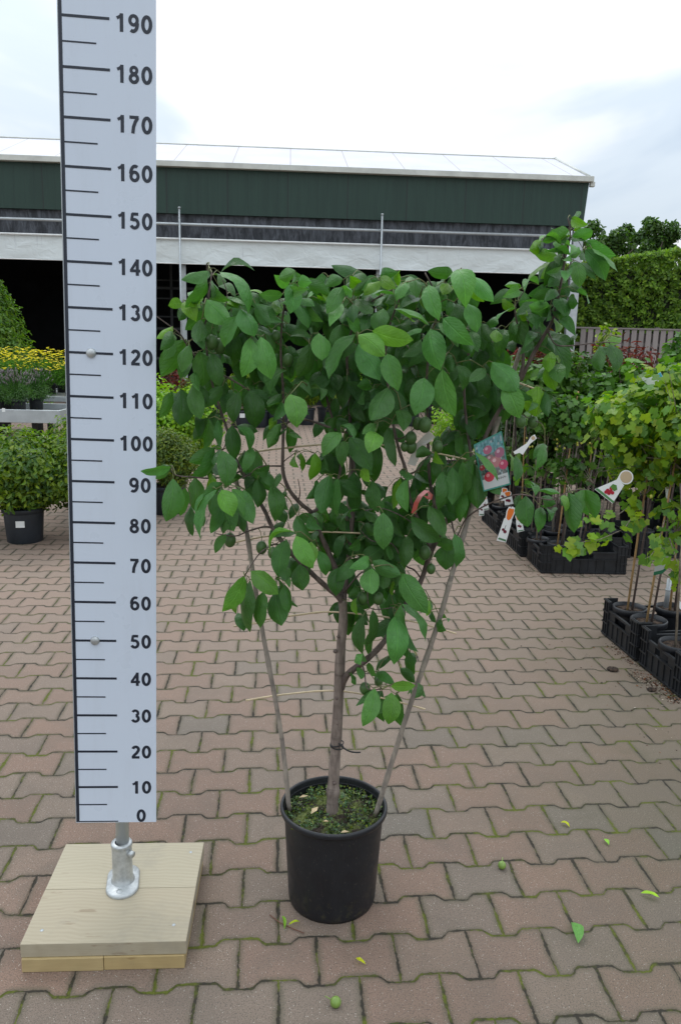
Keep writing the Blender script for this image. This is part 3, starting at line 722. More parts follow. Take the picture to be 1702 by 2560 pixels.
# knots and cut stubs on the trunk
for x, y, r in ((838, 1628, .006), (842, 1745, .005), (845, 1592, .004), (836, 1957, .006), (843, 1810, .004)):
    c = S(x, y, 1.94); q = MB(); q.ball((0, 0, 0), r, n=6); q.build('knot', M['bark'], tree, loc=tuple(c))
BR = [   # photo points with distance, start radius, end radius
 ([(856, 1510, 1.95), (845, 1491, 1.94), (815, 1466, 1.93), (780, 1434, 1.92), (722, 1375, 1.93), (682, 1320, 1.94), (662, 1277, 1.95), (640, 1240, 1.96), (612, 1190, 1.96), (590, 1150, 1.95), (570, 1080, 1.94), (550, 1020, 1.93), (522, 920, 1.93), (515, 800, 1.92), (522, 745, 1.92), (530, 681, 1.92)], .0085, .0018),
 ([(856, 1505, 1.96), (838, 1420, 1.98), (800, 1335, 1.98), (778, 1282, 1.96), (755, 1262, 1.95), (725, 1227, 1.94), (708, 1182, 1.94), (707, 1130, 1.94), (709, 1060, 1.94), (708, 980, 1.93), (702, 880, 1.93), (706, 800, 1.92), (722, 700, 1.90)], .0075, .002),
 ([(778, 1282, 1.96), (800, 1265, 1.97), (845, 1200, 2.0), (850, 1110, 2.03), (818, 1000, 2.03), (815, 900, 2.0), (822, 780, 1.97), (862, 720, 1.95)], .0055, .0018),
 ([(857, 1510, 1.95), (866, 1440, 1.97), (878, 1330, 2.0), (884, 1200, 2.02), (876, 1080, 2.02), (874, 987, 2.0), (868, 880, 1.98), (900, 780, 1.95), (985, 720, 1.93)], .008, .002),
 ([(852, 1722, 1.95), (864, 1692, 1.94), (885, 1672, 1.93), (912, 1652, 1.92), (950, 1616, 1.93), (990, 1560, 1.94), (1020, 1500, 1.95), (1050, 1456, 1.96), (1077, 1380, 1.96), (1104, 1325, 1.95), (1125, 1288, 1.95), (1162, 1245, 1.95), (1185, 1190, 1.95), (1205, 1110, 1.95), (1250, 1020, 1.94), (1290, 960, 1.93), (1306, 915, 1.92), (1307, 860, 1.92), (1320, 800, 1.92)], .0095, .004),
 ([(1300, 950, 1.93), (1335, 880, 1.92), (1370, 820, 1.91), (1384, 790, 1.90), (1394, 742, 1.89), (1405, 690, 1.88), (1412, 645, 1.87), (1425, 590, 1.87), (1419, 545, 1.87)], .0055, .0014),
 ([(1080, 1376, 1.96), (1045, 1300, 1.97), (1022, 1240, 1.96), (1014, 1177, 1.95), (997, 1124, 1.95), (984, 1067, 1.95), (972, 980, 1.95), (962, 900, 1.94), (975, 810, 1.92), (1010, 720, 1.90)], .006, .002),
 ([(1104, 1325, 1.95), (1088, 1270, 1.97), (1074, 1200, 1.98), (1070, 1117, 1.98), (1068, 1042, 1.98), (1066, 950, 1.96), (1075, 850, 1.94), (1095, 760, 1.92), (1062, 682, 1.90)], .0055, .0018),
 ([(1185, 1190, 1.95), (1170, 1090, 1.97), (1160, 980, 1.97), (1170, 880, 1.95), (1150, 800, 1.93)], .0045, .0018),
 ([(522, 920, 1.93), (480, 880, 1.91), (452, 837, 1.90), (425, 815, 1.89), (392, 791, 1.88)], .003, .0012),
 ([(590, 1150, 1.95), (600, 1178, 1.93), (540, 1195, 1.90), (485, 1193, 1.88), (440, 1188, 1.86), (428, 1170, 1.84)], .003, .0012),
 ([(682, 1320, 1.94), (660, 1317, 1.93), (620, 1328, 1.91), (588, 1340, 1.90), (540, 1334, 1.89)], .0034, .0012),
 ([(706, 1165, 1.94), (650, 1167, 1.95), (624, 1186, 1.93), (600, 1196, 1.92)], .0026, .0012),
 ([(745, 1255, 1.95), (750, 1230, 1.94), (745, 1197, 1.94)], .002, .001),
 ([(708, 1155, 1.94), (720, 1145, 1.93), (742, 1128, 1.92), (728, 1130, 1.92)], .0016, .0008),
 ([(722, 1375, 1.93), (690, 1360, 1.90), (660, 1375, 1.88), (640, 1395, 1.88), (612, 1440, 1.86)], .003, .0012),
 ([(905, 1660, 1.92), (911, 1680, 1.90), (919, 1722, 1.87), (955, 1722, 1.85)], .0026, .0012),
 ([(1125, 1288, 1.95), (1140, 1340, 1.92), (1164, 1297, 1.90), (1210, 1265, 1.86), (1262, 1244, 1.82), (1300, 1236, 1.80), (1344, 1244, 1.79), (1380, 1249, 1.78), (1425, 1227, 1.77), (1465, 1224, 1.76)], .0024, .0010),
 ([(1250, 1020, 1.94), (1285, 1030, 1.92), (1318, 1044, 1.90), (1352, 1058, 1.88)], .0022, .0010),
 ([(1370, 830, 1.91), (1390, 862, 1.88), (1440, 863, 1.86), (1500, 856, 1.84), (1552, 858, 1.82)], .0022, .0008),
 ([(1306, 860, 1.92), (1288, 790, 1.90), (1290, 760, 1.90), (1310, 726, 1.89)], .0026, .001),
 ([(1055, 1450, 1.96), (1035, 1425, 1.95), (1012, 1412, 1.94), (980, 1360, 1.93), (930, 1352, 1.93), (900, 1325, 1.94)], .0028, .001),
 ([(1120, 1300, 1.95), (1060, 1335, 1.93), (1020, 1300, 1.90), (960, 1272, 1.88), (912, 1276, 1.86)], .0022, .0009),
 ([(1024, 1185, 1.95), (1045, 1172, 1.93), (1080, 1130, 1.93), (1118, 1110, 1.93)], .0022, .001),
 ([(984, 1095, 1.95), (1005, 1095, 1.93), (1035, 1072, 1.92), (1060, 1050, 1.92)], .0020, .001),
 ([(860, 1480, 1.95), (905, 1430, 1.93), (918, 1460, 1.92), (925, 1520, 1.91), (985, 1518, 1.90)], .0026, .001),
 ([(709, 1060, 1.94), (760, 1048, 1.95), (850, 1078, 1.97), (876, 1080, 2.0)], .003, .003),
 ([(522, 920, 1.93), (590, 955, 1.93), (640, 985, 1.94), (700, 1000, 1.94)], .0028, .0014),
 ([(570, 1080, 1.94), (560, 1120, 1.92), (540, 1125, 1.9)], .002, .001),
 ([(522, 750, 1.92), (518, 700, 1.9), (517, 660, 1.88)], .0014, .0008),
 ([(515, 800, 1.92), (560, 770, 1.9), (568, 735, 1.9), (557, 700, 1.9)], .0018, .001),
]
NODES = []
for i, (pts, r0, r1) in enumerate(BR):
    p = path(pts, 5); q = taper(len(p), r0, r1)
    b = MB(); b.tube(p, [r * (1 + .06 * math.sin(k * 1.7)) for k, r in enumerate(q)], 8 if r0 > .005 else 6)
    b.build('branch', M['bark'], tree)
    NODES += [(x, max(.0012, rr_)) for x, rr_ in zip(p, q)][2:]

# -------- leaves read off the photograph: origin of the cut-out, then base x,y, tip x,y, width (quarter pixels), kind
TILES = {
'A': (380, 650, """555 110 310 175 150 L|545 190 335 450 60 N|690 132 985 475 160 L|600 235 750 400 50 N|555 400 762 615 200 L|340 420 435 595 150 Y|550 520 345 690 90 N|705 410 925 490 60 Y
890 495 1030 730 185 L|840 570 720 845 160 L|1040 440 1180 640 160 N|630 580 525 815 130 N|490 600 450 815 130 N|205 668 60 785 95 Y|200 720 100 885 80 N|190 790 125 980 110 N|340 810 130 1155 115 N|370 860 310 1108 135 L
480 920 515 1245 195 N|600 940 670 1245 145 N|980 788 910 1145 180 L|1090 780 1190 1165 190 L|1040 680 1230 860 120 N|1388 252 1380 520 165 L|1430 420 1565 650 125 L|950 320 1150 405 60 Y|1300 345 1085 335 50 L|1430 110 1300 180 60 L
1440 130 1530 210 50 N|1430 220 1360 145 100 Y|1350 270 1245 175 60 L|1390 760 1575 765 90 N|1570 850 1460 1165 140 N|1000 830 1010 1280 160 D|830 720 810 1060 160 D|1340 1110 1200 1335 180 N|1385 1350 1445 1650 205 LL|700 1265 520 1455 115 N
290 1300 270 1630 210 N|410 1260 480 1570 145 N|205 1320 105 1565 80 N|870 1330 815 1610 150 N|980 1312 1030 1660 190 N|800 1300 715 1530 130 D|1290 1340 1160 1450 110 N|1300 1430 1215 1600 90 N|380 1000 290 1175 130 D|580 1100 550 1330 110 D
450 1130 462 1310 80 N|1440 1250 1575 1330 90 N|450 800 505 875 90 N|640 935 775 970 90 D|1220 380 1300 470 70 N|1250 500 1340 560 80 D|1460 240 1568 225 40 L|1450 320 1568 290 40 L|1320 880 1370 1030 120 D|1130 840 1060 1150 150 D|560 860 620 1080 140 D"""),
'B': (772, 650, """330 280 185 525 135 L|330 440 215 625 115 L|100 738 130 985 170 L|500 740 370 590 135 L|325 650 230 860 130 N|460 755 230 1175 165 L|445 840 365 960 80 N|500 752 735 935 175 LL|500 850 700 1172 205 L|645 712 1012 805 90 LL
450 870 515 1015 95 N|785 950 885 1290 195 L|785 1285 635 1595 230 L|835 1290 970 1610 190 N|1215 700 1300 1075 205 L|1155 1190 1065 1535 212 L|1335 1105 1455 1535 180 L|1300 632 1490 840 115 L|1350 588 1610 840 130 L|1195 262 1300 590 160 L
1105 378 1275 535 115 Y|1480 108 1560 440 220 L|1430 125 1200 110 60 N|1390 240 1340 335 105 Y|865 490 1195 605 85 L|740 490 682 702 155 L|620 540 535 695 120 N|1100 380 925 460 110 N|720 172 858 275 90 Y|900 265 912 125 125 Y
1000 175 1070 360 130 N|985 225 880 390 105 L|705 212 560 325 115 Y|600 200 430 330 60 N|480 390 625 545 135 N|845 345 655 345 60 L|745 370 690 465 80 N|330 280 405 312 30 L|-20 230 205 345 60 N|-10 410 112 605 75 N|90 385 175 400 50 Y
440 450 440 605 95 N|360 480 330 605 105 N|1115 800 945 965 125 N|1120 690 930 785 75 L|915 650 800 700 80 N|1180 560 1050 715 155 D|1480 440 1575 650 140 N|1530 760 1600 905 80 N|955 560 1015 615 50 Y|365 980 465 1260 145 D|240 1150 285 1310 130 D
195 1000 200 1260 100 D|1480 1060 1540 1290 140 N|1255 1190 1345 1330 110 D|1375 960 1440 1115 60 N|560 1080 700 1240 150 D|110 1120 0 1310 110 D|10 1290 112 1395 80 N|950 870 880 1030 95 D|1050 1070 1095 1190 105 D|640 1270 510 1345 70 D
810 380 880 430 70 N|1240 420 1330 560 90 D|560 640 600 700 90 D|1000 900 1060 1040 120 D|1400 700 1470 900 120 D|1420 900 1500 1060 110 D|540 1320 470 1500 130 D|420 1220 380 1380 110 D|900 1130 1010 1300 120 D|1250 1320 1270 1480 110 D"""),
'C': (1164, 530, """1060 65 1200 125 75 Y|1020 190 770 282 40 N|755 290 665 372 60 Y|945 322 740 283 40 L|1010 262 915 292 60 Y|980 380 860 335 85 L|1030 430 800 420 55 L|1065 250 1255 188 40 L|1080 190 1160 215 42 Y|1130 270 1235 342 60 N|1205 290 1470 435 80 L
1265 370 1508 582 90 L|1195 385 1390 662 175 L|1140 510 1282 665 95 N|1080 500 1130 742 155 L|1000 598 1000 705 112 L|912 480 630 655 70 Y|910 490 775 642 85 Y|945 570 800 605 60 N|940 620 838 725 80 N|980 710 975 875 135 D|1080 690 1120 800 105 D
1110 790 1212 915 40 L|725 728 588 770 75 L|522 778 365 852 82 L|360 878 492 955 60 Y|480 970 308 1058 40 L|500 982 605 1032 50 Y|540 905 785 902 50 L|800 740 640 832 50 N|880 790 660 865 60 N|890 800 788 892 92 N|835 940 670 950 50 L
830 960 628 1022 60 N|940 860 1010 1035 145 N|1035 870 1112 912 42 N|890 950 975 1105 105 N|940 1090 1085 1235 115 N|510 1030 560 1310 185 N|615 1030 705 1155 125 N|380 1180 330 1428 145 N|300 1180 302 1295 100 Y|75 655 262 885 130 L|50 700 160 885 85 Y
10 920 100 1188 175 L|45 1200 112 1375 135 N|150 1120 235 1278 100 N|205 1110 292 1105 80 N|690 1210 595 1328 90 N|850 1262 1065 1355 130 N|795 1255 985 1650 195 D|1545 1258 1395 1350 95 Y|1440 1330 1512 1560 135 N|1330 1350 1485 1605 105 N
470 1290 485 1405 112 D|850 1400 830 1590 115 Y|1000 320 1060 400 60 L|1080 420 1050 480 60 L|900 1100 905 1200 60 Y|1010 1290 1090 1290 70 N|720 1250 780 1360 110 D|640 1330 620 1440 100 D|960 440 930 520 60 N|1180 420 1150 470 50 D|790 1000 760 1100 90 D"""),
'D': (1164, 922, """270 -60 505 195 212 L|400 170 530 475 205 L|510 200 645 292 72 N|570 310 640 402 45 N|722 185 698 462 205 Y|790 230 812 442 95 N|822 -30 890 202 125 Y|940 -45 940 135 150 N|190 0 38 122 112 L|190 50 222 285 125 D|240 260 110 485 165 D
340 260 370 525 145 D|200 400 130 685 135 D|50 400 50 690 105 D|98 842 315 1102 110 L|180 1140 335 1250 130 N|85 960 110 1365 190 N|500 880 502 1105 92 N|440 850 462 1005 60 Y|785 758 720 985 80 N|600 1280 620 1565 192 L|545 1250 562 1395 80 N
752 1390 738 1610 122 N|740 1375 842 1515 62 N|872 1390 830 1515 62 N|762 1280 862 1335 62 N|712 1218 925 1242 48 L|600 1190 685 1272 82 N|592 1172 705 1182 30 N|1030 1250 1055 1610 130 N|1080 1240 1135 1445 92 N|1190 1210 1285 1480 92 N
992 1270 1010 1405 60 Y|20 120 60 360 110 D|120 500 40 700 120 D|280 120 300 330 120 D"""),
'E': (380, 1042, """565 25 518 312 115 N|662 35 690 292 92 N|800 95 830 408 142 N|850 100 975 325 100 N|622 320 438 615 92 N|700 345 742 675 192 L|682 330 618 460 82 N|1000 315 918 545 112 N|212 632 130 1025 195 L|432 615 430 925 152 N|332 715 290 975 82 N
392 895 400 1175 92 N|700 668 520 800 62 N|592 750 438 965 62 L|645 740 500 1195 135 L|700 738 805 978 200 LL|692 895 598 1150 135 N|742 668 872 722 60 N|805 728 965 1010 185 L|922 738 1002 1048 155 L|932 895 918 1140 102 N|752 945 708 1140 95 N
1052 635 1062 890 122 N|1102 540 1205 690 112 N|1272 568 1250 705 82 N|1205 690 1232 1025 162 N|900 600 775 655 62 D|992 595 938 725 92 D|1172 488 1038 545 62 N|1282 75 1178 305 92 N|1242 30 1168 115 52 Y|1352 98 1372 345 102 D|1380 160 1490 210 60 N
1415 1158 1178 1335 82 LL|1445 1200 1605 1485 178 LL|1345 1238 1270 1585 172 N|1452 995 1568 1255 145 N|1335 1045 1168 1205 92 D|735 1178 638 1352 92 N|1440 378 1452 495 60 Y|1490 368 1512 535 38 Y|185 500 -95 540 38 L|1400 1400 1405 1570 132 D
600 460 555 600 60 D|600 580 560 700 70 Y|1330 800 1350 920 40 N|930 350 850 440 80 D|60 30 30 200 0 N|1450 870 1380 1010 90 D|1250 900 1330 1040 120 D"""),
'F': (772, 1042, """322 170 150 385 152 L|352 250 330 485 132 N|412 210 612 505 192 N|662 158 598 358 172 LL|702 288 640 645 162 D|320 100 452 182 60 L|652 70 538 175 102 L|800 115 860 475 92 N|720 -60 750 142 185 D|900 -60 940 135 162 N|62 370 5 615 102 Y
202 598 130 948 172 L|292 628 270 978 142 N|452 558 460 928 132 D|640 648 692 938 155 N|912 620 850 905 82 Y|982 628 1000 935 122 L|928 528 992 602 120 N|742 968 740 1308 185 L|562 940 685 1055 92 N|880 1005 1002 1175 142 D|985 1195 968 1488 122 N
1032 1008 1305 1235 152 N|1202 898 1335 1188 172 N|1272 1228 1452 1275 72 N|1402 1278 1370 1518 182 N|1452 1178 1482 1488 122 N|1140 440 1100 765 122 D|1262 440 1200 705 122 D|1432 518 1430 858 152 N|1532 458 1542 768 132 N|1332 558 1310 905 132 N
1388 155 1422 408 132 D|1562 738 1500 1038 122 N|505 928 330 1062 62 N|0 1005 112 1115 72 N|272 1158 270 1375 132 D|140 1078 275 1102 62 D|20 1255 0 1490 102 LL|102 1348 172 1575 132 N|592 1402 415 1508 92 L|422 1428 280 1625 152 N|640 1448 905 1570 102 L
802 1288 905 1478 132 D|502 1218 520 1385 122 D|652 1328 692 1448 122 D|520 538 602 645 72 Y|530 620 592 722 60 Y|82 638 0 808 52 N|182 378 130 568 142 D|1222 370 1075 392 60 N|1270 380 1335 468 62 Y|540 780 640 870 80 D|60 1130 150 1290 110 D|330 1100 420 1260 120 D
560 1080 620 1240 120 D|1110 820 1200 900 90 D|850 1180 900 1290 110 D|1060 1200 1150 1230 90 D|380 1260 440 1400 120 D|700 1100 600 1200 100 D|500 60 420 180 110 D|150 60 60 200 110 D|350 20 300 160 110 D|240 220 180 400 110 D|1090 560 1060 740 90 D"""),
'G': (540, 1434, """280 38 72 358 132 LL|342 78 292 560 172 N|232 228 190 378 82 Y|358 -20 605 195 192 LL|472 188 420 525 132 N|602 188 652 502 192 N|692 118 732 375 102 N|600 62 728 132 92 N|222 395 282 555 120 D|842 -82 862 155 172 N|1262 -60 1200 205 182 N|640 -100 700 40 120 N"""),
'H': (800, 1434, """520 -45 522 195 182 L|822 10 1062 378 182 L|822 312 1060 648 142 L|742 440 738 878 205 L|422 438 402 788 152 N|522 368 492 715 112 N|242 288 180 485 112 D|282 298 290 605 122 D|852 538 962 775 92 N|722 818 552 948 92 D|892 778 912 1015 92 D|802 948 935 1085 82 D
715 1130 940 1115 72 LL|542 1158 432 1505 172 L|712 1198 680 1492 182 LL|622 1178 642 1462 102 D|772 1208 782 1525 132 D|572 990 742 1110 92 N|1092 268 1080 405 62 Y|1112 388 1152 485 52 D|1202 458 1232 555 52 N|402 948 400 1055 82 N|462 918 542 1015 52 N
422 818 388 885 52 L|302 1018 310 1085 32 N|722 88 722 205 52 Y|362 248 370 405 60 Y|642 58 662 255 132 D|832 98 882 305 122 D|342 158 330 265 92 D|902 1140 912 1215 50 D|982 1138 960 1235 42 N|562 558 520 835 92 D|640 380 700 520 90 D|830 640 860 830 80 D|640 -60 640 120 150 N"""),
}
FR = [(530, 855, 24), (549, 865, 24), (1301, 1054, 20), (1331, 1055, 20), (575, 1350, 24), (654, 1369, 22), (682, 1382, 20), (1044, 1059, 21), (1062, 1062, 25), (1027, 1095, 22), (1027, 1117, 22), (1011, 1117, 16), (1094, 1117, 20), (1077, 1422, 18),
      (907, 1496, 22), (945, 1496, 22), (912, 1721, 22), (1000, 1534, 22), (583, 1163, 20), (947, 1704, 16), (1062, 1382, 24), (712, 1235, 9), (690, 840, 18), (720, 900, 20)]
ARR = {'v': [], 'f': [], 'uv': [], 'c': []}
WPROF = [(0, .02), (.07, .33), (.16, .65), (.29, .91), (.43, 1.0), (.57, .98), (.71, .85), (.83, .60), (.92, .30), (1.0, .0)]
def add_leaf(base, tip, width, nhint, bow=.1, cup=.18, twist=0., col=(1, 1, 1), wave=.05, seed=0):
    d = tip - base; L = d.length
    if L < 1e-4: return
    d = d / L
    nn = nhint - d * nhint.dot(d)
    nn = nn.normalized() if nn.length > 1e-4 else d.orthogonal().normalized()
    nn = Matrix.Rotation(twist, 3, d) @ nn
    s = d.cross(nn)
    b0 = len(ARR['v']); cols = (-1, -.55, 0, .55, 1)
    ph = random.uniform(0, 6)
    asym = random.uniform(-.10, .10); hook = random.uniform(-.10, .22)
    for t, w in WPROF:
        c = base + d * (L * t) + nn * (bow * L * 4 * t * (1 - t) - hook * L * max(0, t - .6) ** 2 * 4) + s * (asym * L * math.sin(t * PI))
        tw = (t - .5) * random.choice((-1, 1)) * 0
        for q in cols:
            ww = w * width * .5
            h = -cup * abs(q) * ww * -1 + wave * width * math.sin(t * 11 + ph + q * 1.4) * abs(q) * min(1, w * 1.5)
            ARR['v'].append(tuple(c + s * (q * ww * (1 - .12 * cup * abs(q))) + nn * h))
            ARR['uv'].append((.5 + q * .5 * max(w, .02), t)); ARR['c'].append(col)
    for i in range(len(WPROF) - 1):
        for k in range(4):
            a = b0 + i * 5 + k; ARR['f'].append((a, a + 1, a + 6, a + 5))
TINT = {'LL': (1.9, 1.65, 1.2), 'L': (1.32, 1.3, 1.6), 'N': (.88, .92, .95), 'D': (.66, .74, .7), 'Y': (2.1, 1.7, .55)}  # D puts crown shade into the leaf colour; L and LL put sky sheen
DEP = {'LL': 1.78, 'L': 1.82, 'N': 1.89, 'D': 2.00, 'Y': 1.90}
random.seed(5)
BASES = []
def place(x0, y0, x1, y1, w, kind, dep=None, upw=None):
    Y = (dep or DEP[kind]) + random.uniform(-.035, .035)
    x0, y0, x1, y1, w = x0 - (x1 - x0) * .03, y0 - (y1 - y0) * .03, x1 + (x1 - x0) * .07, y1 + (y1 - y0) * .07, w * 1.06
    # towards the branch ends the shoots lie close to the fan, in the middle they stand out
    p = S(x0, y0, Y); seen = math.hypot(x1 - x0, y1 - y0) * pxm(Y)
    want = random.uniform(.058, .078) if kind != 'Y' else random.uniform(.05, .065)
    dy = -math.sqrt(max(0, want * want - seen * seen)) if seen < want else random.uniform(-.012, .008)
    if kind == 'D': dy *= .6
    elif kind != 'Y': dy = min(dy, -random.uniform(.05, .5) * seen)
    q = S(x1, y1, Y + dy)
    L = (q - p).length; wm = w * pxm(Y); asp = wm / max(seen, .055)
    tw = random.uniform(-.35, .35)
    if asp < .42:
        tw = math.acos(max(.2, asp / .48)) * random.choice((-1, 1)); wm = wm / max(.3, math.cos(tw))
        wm = min(wm, .5 * L)
    tocam = (-(p + TO) + C0).normalized()
    hint = tocam + Vector((0, 0, .55 + random.uniform(-.15, .3))) + Vector((random.uniform(-.2, .2), 0, 0))
    c = TINT[kind]; k = random.uniform(.74, 1.26) * (1.16 if y0 < 900 and kind in 'LL' else 1); g = random.uniform(.92, 1.08)  # upper L and LL leaves tinted lighter, sky sheen painted into their colour
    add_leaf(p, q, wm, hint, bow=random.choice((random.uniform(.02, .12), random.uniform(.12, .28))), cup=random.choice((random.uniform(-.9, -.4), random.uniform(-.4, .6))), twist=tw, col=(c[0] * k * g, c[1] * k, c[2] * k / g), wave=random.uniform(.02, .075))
    BASES.append(p)
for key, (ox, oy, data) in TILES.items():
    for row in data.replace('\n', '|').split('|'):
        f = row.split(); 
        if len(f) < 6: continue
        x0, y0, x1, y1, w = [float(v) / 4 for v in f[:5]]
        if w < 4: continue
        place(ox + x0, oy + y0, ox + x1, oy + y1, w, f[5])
        if random.random() < (.60 if key in 'ABEFG' else .42):       # leaves grow in clusters: a smaller one from the same spur
            an = random.choice((-1, 1)) * random.uniform(.35, .95); kk = random.uniform(.55, .88); dx, dy = x1 - x0, y1 - y0
            X, Y_ = (dx * math.cos(an) - dy * math.sin(an)) * kk, (dx * math.sin(an) + dy * math.cos(an)) * kk
            kd = random.choice((f[5], 'N', 'N', 'D')) if f[5] != 'LL' else 'N'
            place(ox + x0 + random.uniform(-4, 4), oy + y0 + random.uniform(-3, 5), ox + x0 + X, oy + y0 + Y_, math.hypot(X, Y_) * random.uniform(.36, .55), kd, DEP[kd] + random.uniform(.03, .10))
# foliage further inside the crown, hanging behind the leaves seen in front
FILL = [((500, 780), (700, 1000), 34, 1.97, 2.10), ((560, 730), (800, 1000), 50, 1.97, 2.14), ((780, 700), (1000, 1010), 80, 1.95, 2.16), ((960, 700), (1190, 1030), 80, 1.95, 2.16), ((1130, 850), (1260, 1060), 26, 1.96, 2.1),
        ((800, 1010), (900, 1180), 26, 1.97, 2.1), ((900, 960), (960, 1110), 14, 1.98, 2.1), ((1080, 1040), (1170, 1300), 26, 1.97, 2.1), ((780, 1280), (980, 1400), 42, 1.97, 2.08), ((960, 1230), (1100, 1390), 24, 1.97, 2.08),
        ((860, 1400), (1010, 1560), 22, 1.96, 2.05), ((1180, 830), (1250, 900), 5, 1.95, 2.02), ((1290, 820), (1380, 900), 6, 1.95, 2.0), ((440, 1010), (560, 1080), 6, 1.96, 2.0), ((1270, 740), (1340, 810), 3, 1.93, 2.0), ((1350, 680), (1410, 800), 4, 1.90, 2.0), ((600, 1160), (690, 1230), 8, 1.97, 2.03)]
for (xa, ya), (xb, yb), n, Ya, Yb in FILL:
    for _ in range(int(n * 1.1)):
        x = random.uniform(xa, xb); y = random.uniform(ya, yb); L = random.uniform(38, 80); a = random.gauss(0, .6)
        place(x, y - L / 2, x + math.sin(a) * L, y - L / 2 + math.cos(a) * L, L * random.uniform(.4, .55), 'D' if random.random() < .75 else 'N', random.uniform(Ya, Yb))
# young leaves along the top
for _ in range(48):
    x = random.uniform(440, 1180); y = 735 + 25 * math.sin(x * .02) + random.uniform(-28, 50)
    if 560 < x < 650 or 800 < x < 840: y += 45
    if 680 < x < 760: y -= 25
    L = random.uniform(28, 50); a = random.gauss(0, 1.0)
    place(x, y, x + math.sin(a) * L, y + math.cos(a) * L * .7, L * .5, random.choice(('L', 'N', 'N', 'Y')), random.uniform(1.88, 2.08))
# leaves
v = MB(); v.v = ARR['v']; v.f = ARR['f']; v.uv = ARR['uv']; v.c = ARR['c']; v.m = [0] * len(ARR['f']); v.sm = [True] * len(ARR['f'])
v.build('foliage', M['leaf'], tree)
# fruit
for x, y, r in FR:
    Y = random.uniform(1.87, 1.93); c = S(x, y, Y); rm = r * pxm(Y) * .80
    b = MB(); b.ball((0, 0, 0), rm * .80, sz=1.25, n=12); b.tube([(0, 0, rm * .95), (.001, 0, rm + .012)], .0008, 5)
    b.build('plum', M['plum'], tree, loc=tuple(c)); BASES.append(c + Vector((0, 0, rm + .01)))
# twigs and leaf stalks: every leaf base joins the nearest wood
nod = np.array([tuple(p[0]) for p in NODES]); alive = list(nod)
rem = [np.array(tuple(p)) for p in BASES]
A_ = np.array(rem); base_n = nod.copy()
dist = np.sqrt(((A_[:, None] - base_n[None]) ** 2).sum(2)); best = dist.min(1); arg = dist.argmin(1); pool = [tuple(x) for x in base_n]
done = np.zeros(len(A_), bool); b = MB(); deg = {}
for _ in range(len(A_)):
    i = int(np.argmin(np.where(done, 1e9, best))); done[i] = True
    a = Vector(pool[arg[i]]); c = Vector(A_[i]); l = (c - a).length
    if l > .004:
        mid = (a + c) / 2 + Vector((random.uniform(-.1, .1), random.uniform(-.1, .1), .22)) * l
        pts = [a, a.lerp(mid, .55), mid.lerp(c, .1), mid.lerp(c, .6), c]
        b.tube(pts, [.0012, .0011, .0010, .0009, .0008] if l < .05 else [.0018, .0016, .0014, .0011, .0009], 4, cap=False)
        k = len(pool); pool.append(tuple(mid.lerp(c, .35))); pool.append(tuple(mid.lerp(c, .8)))
        new = np.array(pool[k:])
        dn = np.sqrt(((A_[:, None] - new[None]) ** 2).sum(2)) + .006
        for m_ in range(2):
            imp = dn[:, m_] < best; best[imp] = dn[imp, m_]; arg[imp] = k + m_
b.build('twig', M['twig'], tree)['kind'] = 'stuff'

# canes: grey supports and thin cross sticks
def cane(pts, r0, r1, mat, name):
    p = path(pts, 8); q = taper(len(p), r0, r1)
    for i in range(4, len(q), 9): q[i] *= 1.22
    b = MB(); b.tube(p, q, 9); return b.build(name, mat, tree)
cane([(723, 2026, 1.955), (702, 1830, 1.965), (652, 1554, 1.98), (614, 1312, 1.995), (588, 1190, 2.0)], .0066, .0055, M['cane'], 'cane')
cane([(938, 2040, 1.945), (1010, 1809, 1.92), (1092, 1566, 1.90), (1130, 1434, 1.90), (1164, 1317, 1.92), (1241, 1060, 1.97), (1302, 870, 2.0)], .0070, .0058, M['cane'], 'cane')
cane([(842, 1960, 2.02), (856, 1700, 2.02), (862, 1480, 2.03), (867, 1337, 2.04), (873, 1237, 2.04), (884, 1025, 2.05), (892, 860, 2.05)], .0060, .0052, M['cane'], 'cane')
for pts in ([(615, 1751, 2.0), (720, 1735, 1.985), (837, 1727, 1.975), (950, 1744, 1.96), (1063, 1773, 1.94)], [(645, 1551, 2.01), (740, 1538, 1.99), (837, 1530, 1.975), (1012, 1550, 1.94), (1140, 1584, 1.925)],
            [(585, 1566, 2.02), (620, 1560, 2.02), (660, 1557, 2.02)], [(585, 1356, 2.02), (672, 1340, 2.0), (790, 1330, 1.99), (923, 1334, 1.98)], [(487, 1152, 2.02), (632, 1130, 2.01), (772, 1114, 2.0), (900, 1108, 2.0), (1040, 1124, 1.98), (1164, 1148, 1.96)],
            [(1295, 957, 1.96), (1336, 972, 1.93)]):
    cane(pts, .0026, .0021, M['split'], 'cross_stick')
# black tie with its loose tail
b = MB()
c = S(842, 1862, 1.95)
for dz, tl in ((.004, .06), (-.004, -.05)):
    ring = [(c.x + .0175 * math.cos(2 * PI * k / 18), c.y + .0175 * math.sin(2 * PI * k / 18), c.z + dz + tl * .05 * math.cos(2 * PI * k / 18)) for k in range(19)]
    b.tube(ring, .0017, 6)
b.tube(path([(846, 1858, 1.932), (862, 1872, 1.925), (880, 1880, 1.92), (901, 1881, 1.915)]), .0021, 6); b.build('tie', M['black'], tree)

